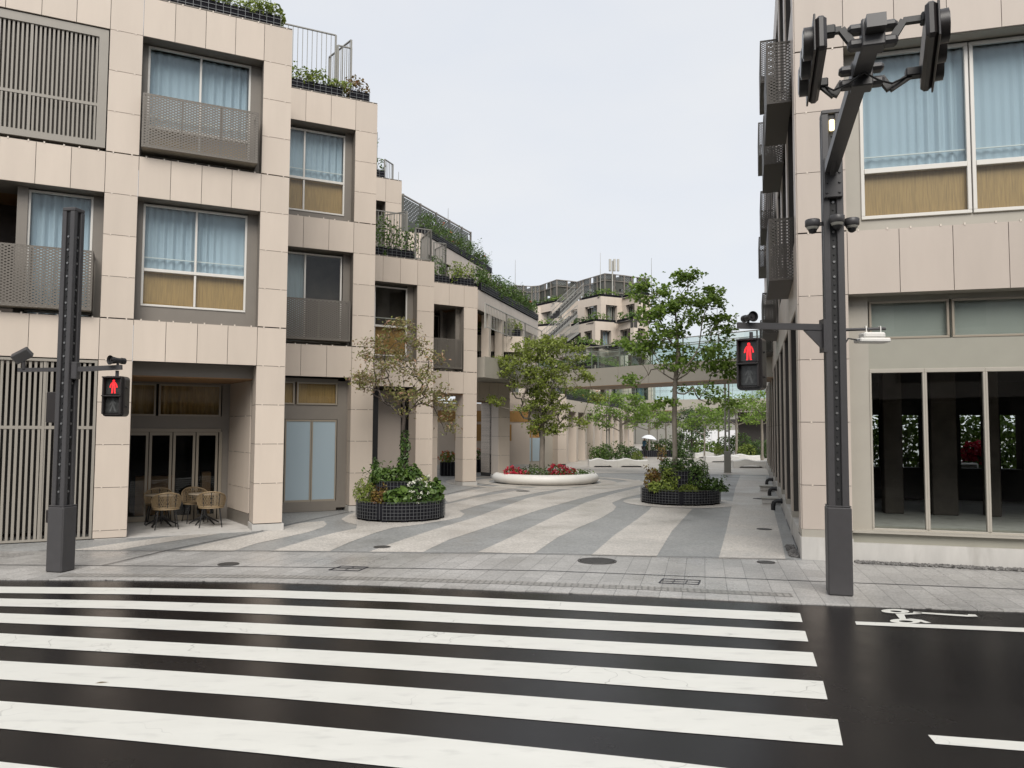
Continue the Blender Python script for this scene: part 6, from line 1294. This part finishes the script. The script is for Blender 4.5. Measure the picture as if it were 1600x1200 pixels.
# arms and boxes of the left pole
b = MB(); b.bar((LPx + .08, LPy - .05, 3.13), (-6.1, 11.97, 3.17), .05, .075); b.build('signal_arm', 'pole', lp, I4); b = MB(); b.bar((LPx - .08, LPy - .05, 3.13), (-7.72, 11.98, 3.12), .05, .06); b.build('sensor_arm', 'pole', lp, I4)
b = MB(); b.bbox(-.135, .135, -.05, .05, -.08, .08, .01, 0, Matrix.Translation((-7.62, 11.9, 3.34)) @ Matrix.Rotation(R(-28), 4, 'Y') @ Matrix.Rotation(R(40), 4, 'X')); b.tube([(-7.62, 11.96, 3.14), (-7.62, 11.93, 3.3)], .03, 8); b.build('sensor', 'pole', lp, I4)
b = MB(); b.bbox(LPx - .29, LPx - .1, LPy - .06, LPy + .08, 2.3, 2.78, .015); b.build('control_box', 'sig', lp, I4); b = MB(); b.bbox(LPx + .1, LPx + .19, LPy - .1, LPy + .02, 2.98, 3.25, .01); b.build('arm_clamp', 'pole', lp, I4)
b = MB(); b.bbox(LPx - .25, LPx - .2, LPy - .02, LPy + .06, .75, .95, .01); b.build('latch', 'sig', lp, I4)

def figure(b, T, s, walk=False, mi=0, y=0.0):
    def poly(p): b.add([T @ Vector((x * s, y, z * s)) for x, z in p], [tuple(range(len(p)))], mi)
    def circ(cx, cz, r_): poly([(cx + r_ * math.cos(k * math.pi / 8), cz + r_ * math.sin(k * math.pi / 8)) for k in range(16)])
    circ(0, .40, .085)
    if not walk:
        poly([(-.13, .30), (-.09, .315), (.09, .315), (.13, .30), (.11, .02), (-.11, .02)]); poly([(-.14, .30), (-.23, .13), (-.27, -.05), (-.205, -.07), (-.165, .1)]); poly([(.14, .30), (.165, .1), (.205, -.07), (.27, -.05), (.23, .13)])
        poly([(-.12, .02), (-.02, .02), (-.045, -.40), (-.125, -.40)]); poly([(.02, .02), (.12, .02), (.125, -.40), (.045, -.40)]); poly([(-.125, -.40), (-.045, -.40), (-.045, -.45), (-.17, -.45)]); poly([(.045, -.40), (.125, -.40), (.17, -.45), (.045, -.45)])
    else:
        poly([(-.09, .31), (.09, .31), (.09, 0), (-.09, 0)]); poly([(-.09, .0), (.02, .0), (-.14, -.43), (-.24, -.40)]); poly([(-.02, 0), (.09, 0), (.22, -.42), (.12, -.44)]); poly([(-.1, .29), (-.22, .05), (-.16, .03), (-.08, .18)]); poly([(.1, .29), (.22, .08), (.17, .04), (.08, .18)])
def ped_signal(T, w, h, label):
    """front looks along -y"""
    t = thing('pedestrian_signal', label, 'pedestrian signal', T); d = .17; b = MB(); W2, H2 = w / 2, h / 2
    r_ = .06; outl = []
    for cx_, cz_, a0 in ((W2 - r_, H2 - r_, 0), (-W2 + r_, H2 - r_, 90), (-W2 + r_, -H2 + r_, 180), (W2 - r_, -H2 + r_, 270)):
        for k in range(6): a = R(a0 + k * 18); outl.append((cx_ + r_ * math.cos(a), cz_ + r_ * math.sin(a)))
    Tx = Matrix.Rotation(R(90), 4, 'X'); b.prism(outl, -d, -.0, 0, Tx)      # z of prism -> -y
    b.v = [tuple(p) for p in b.v]; b.build('housing', 'sig', t)
    lw, lh = w * .66, h * .365
    for nm, zc_, on in (('upper_lamp', h * .235, True), ('lower_lamp', -h * .225, False)):
        b = MB(); b.box(-lw / 2, lw / 2, -.012, .01, zc_ - lh / 2, zc_ + lh / 2); l_ = b.build('lens', 'lens', t)
        b = MB(); o_ = lw / 2 + .02; oz = lh / 2 + .02
        for x0, x1, z0, z1, q in ((-o_ - .012, o_ + .012, oz, oz + .02, .11), (-o_ - .012, -o_ + .012, -oz, oz, .085), (o_ - .012, o_ + .012, -oz, oz, .085), (-o_ - .012, o_ + .012, -oz - .012, -oz, .04)): b.bbox(x0, x1, -q, .0, zc_ + z0, zc_ + z1, .004)
        b.build('visor', 'sig', l_)
        b = MB(); figure(b, Matrix.Translation((0, -.0125, zc_)), lh * .98, not on, 0, -.002)
        if on: 
            b.build('red_figure', 'red', l_)
        else: b.build('walking_figure', 'ghost', l_)
    b = MB(); b.tube([(0, .09, H2 - .01), (0, .09, H2 + .09)], .026, 10); b.build('hanger', 'pole', t)
    b = MB()
    for z in (h * .22, -h * .25):
        for sx in (-1, 1): b.tube([(sx * W2, .05, z), (sx * (W2 + .022), .05, z)], .018, 8)
    b.build('hinge', 'sig', t); return t
ped_signal(FR(-6.19, 11.93, R(3), 2.715), .335, .63, 'pedestrian signal with a red standing figure on the left pole')
ped_signal(FR(3.27, 10.55, R(-36), 3.15), .36, .72, 'pedestrian signal with a red standing figure on the right pole')
def horn(T, label):
    t = thing('loudspeaker', label, 'loudspeaker', T); b = MB(); b.tube([(0, -.10, 0), (0, -.07, 0), (0, .02, 0), (0, .12, 0)], [.075, .06, .045, .04], 18, cap=False); b.tube([(0, .1, 0), (0, .16, 0)], .05, 16); b.build('horn', 'black', t); b = MB(); b.tube([(0, -.06, 0), (0, -.05, 0)], .05, 16); b.tube([(0, -.085, 0), (0, -.05, 0)], .012, 8); b.build('driver', 'sig', t); b = MB(); b.tube([(0, .04, 0), (0, .04, -.1)], .02, 8); b.build('bracket', 'pole', t)
horn(FR(-6.19, 11.95, R(-25), 3.275), 'small black horn loudspeaker above the left pedestrian signal'); horn(FR(3.29, 10.58, R(12), 3.80), 'small black horn loudspeaker above the right pedestrian signal')

p = G(158, 1068, 0.0); b = MB(); b.add([(p.x - .05, p.y - .01, .006), (p.x, p.y - .012, .02), (p.x + .06, p.y + .015, .008), (p.x, p.y + .016, .012)], [(0, 1, 2), (0, 2, 3)]); tag(b.build('fallen_leaf', 'rattan'), 'single brown fallen leaf on a white crossing stripe, lower left', 'leaf')
# building across the street: stands behind the camera, mirrored in the glass
OB = thing('opposite_building', 'beige building on pillars across the street, only seen mirrored in the glass', 'building', FR(0, -26, R(8)))
b = MB(); b.box(-40, 40, -12, 0, 4.2, 11.5, 0); b.build('wall', 'panel', OB); b = MB()
for k in range(14): b.box(-39 + k * 6, -38.2 + k * 6, -2, -.2, 0, 4.2)
b.build('pillars', 'dim', OB); b = MB(); b.box(-40, 40, -12, -8, 0, 4.2); b.build('back_wall', 'dark', OB)
for r_i in range(2):
    for k in range(10): b = MB(); b.box(-37 + k * 8, -32 + k * 8, 0, .05, 5.2 + r_i * 3.2, 7.2 + r_i * 3.2); b.build('window', 'dim', OB)
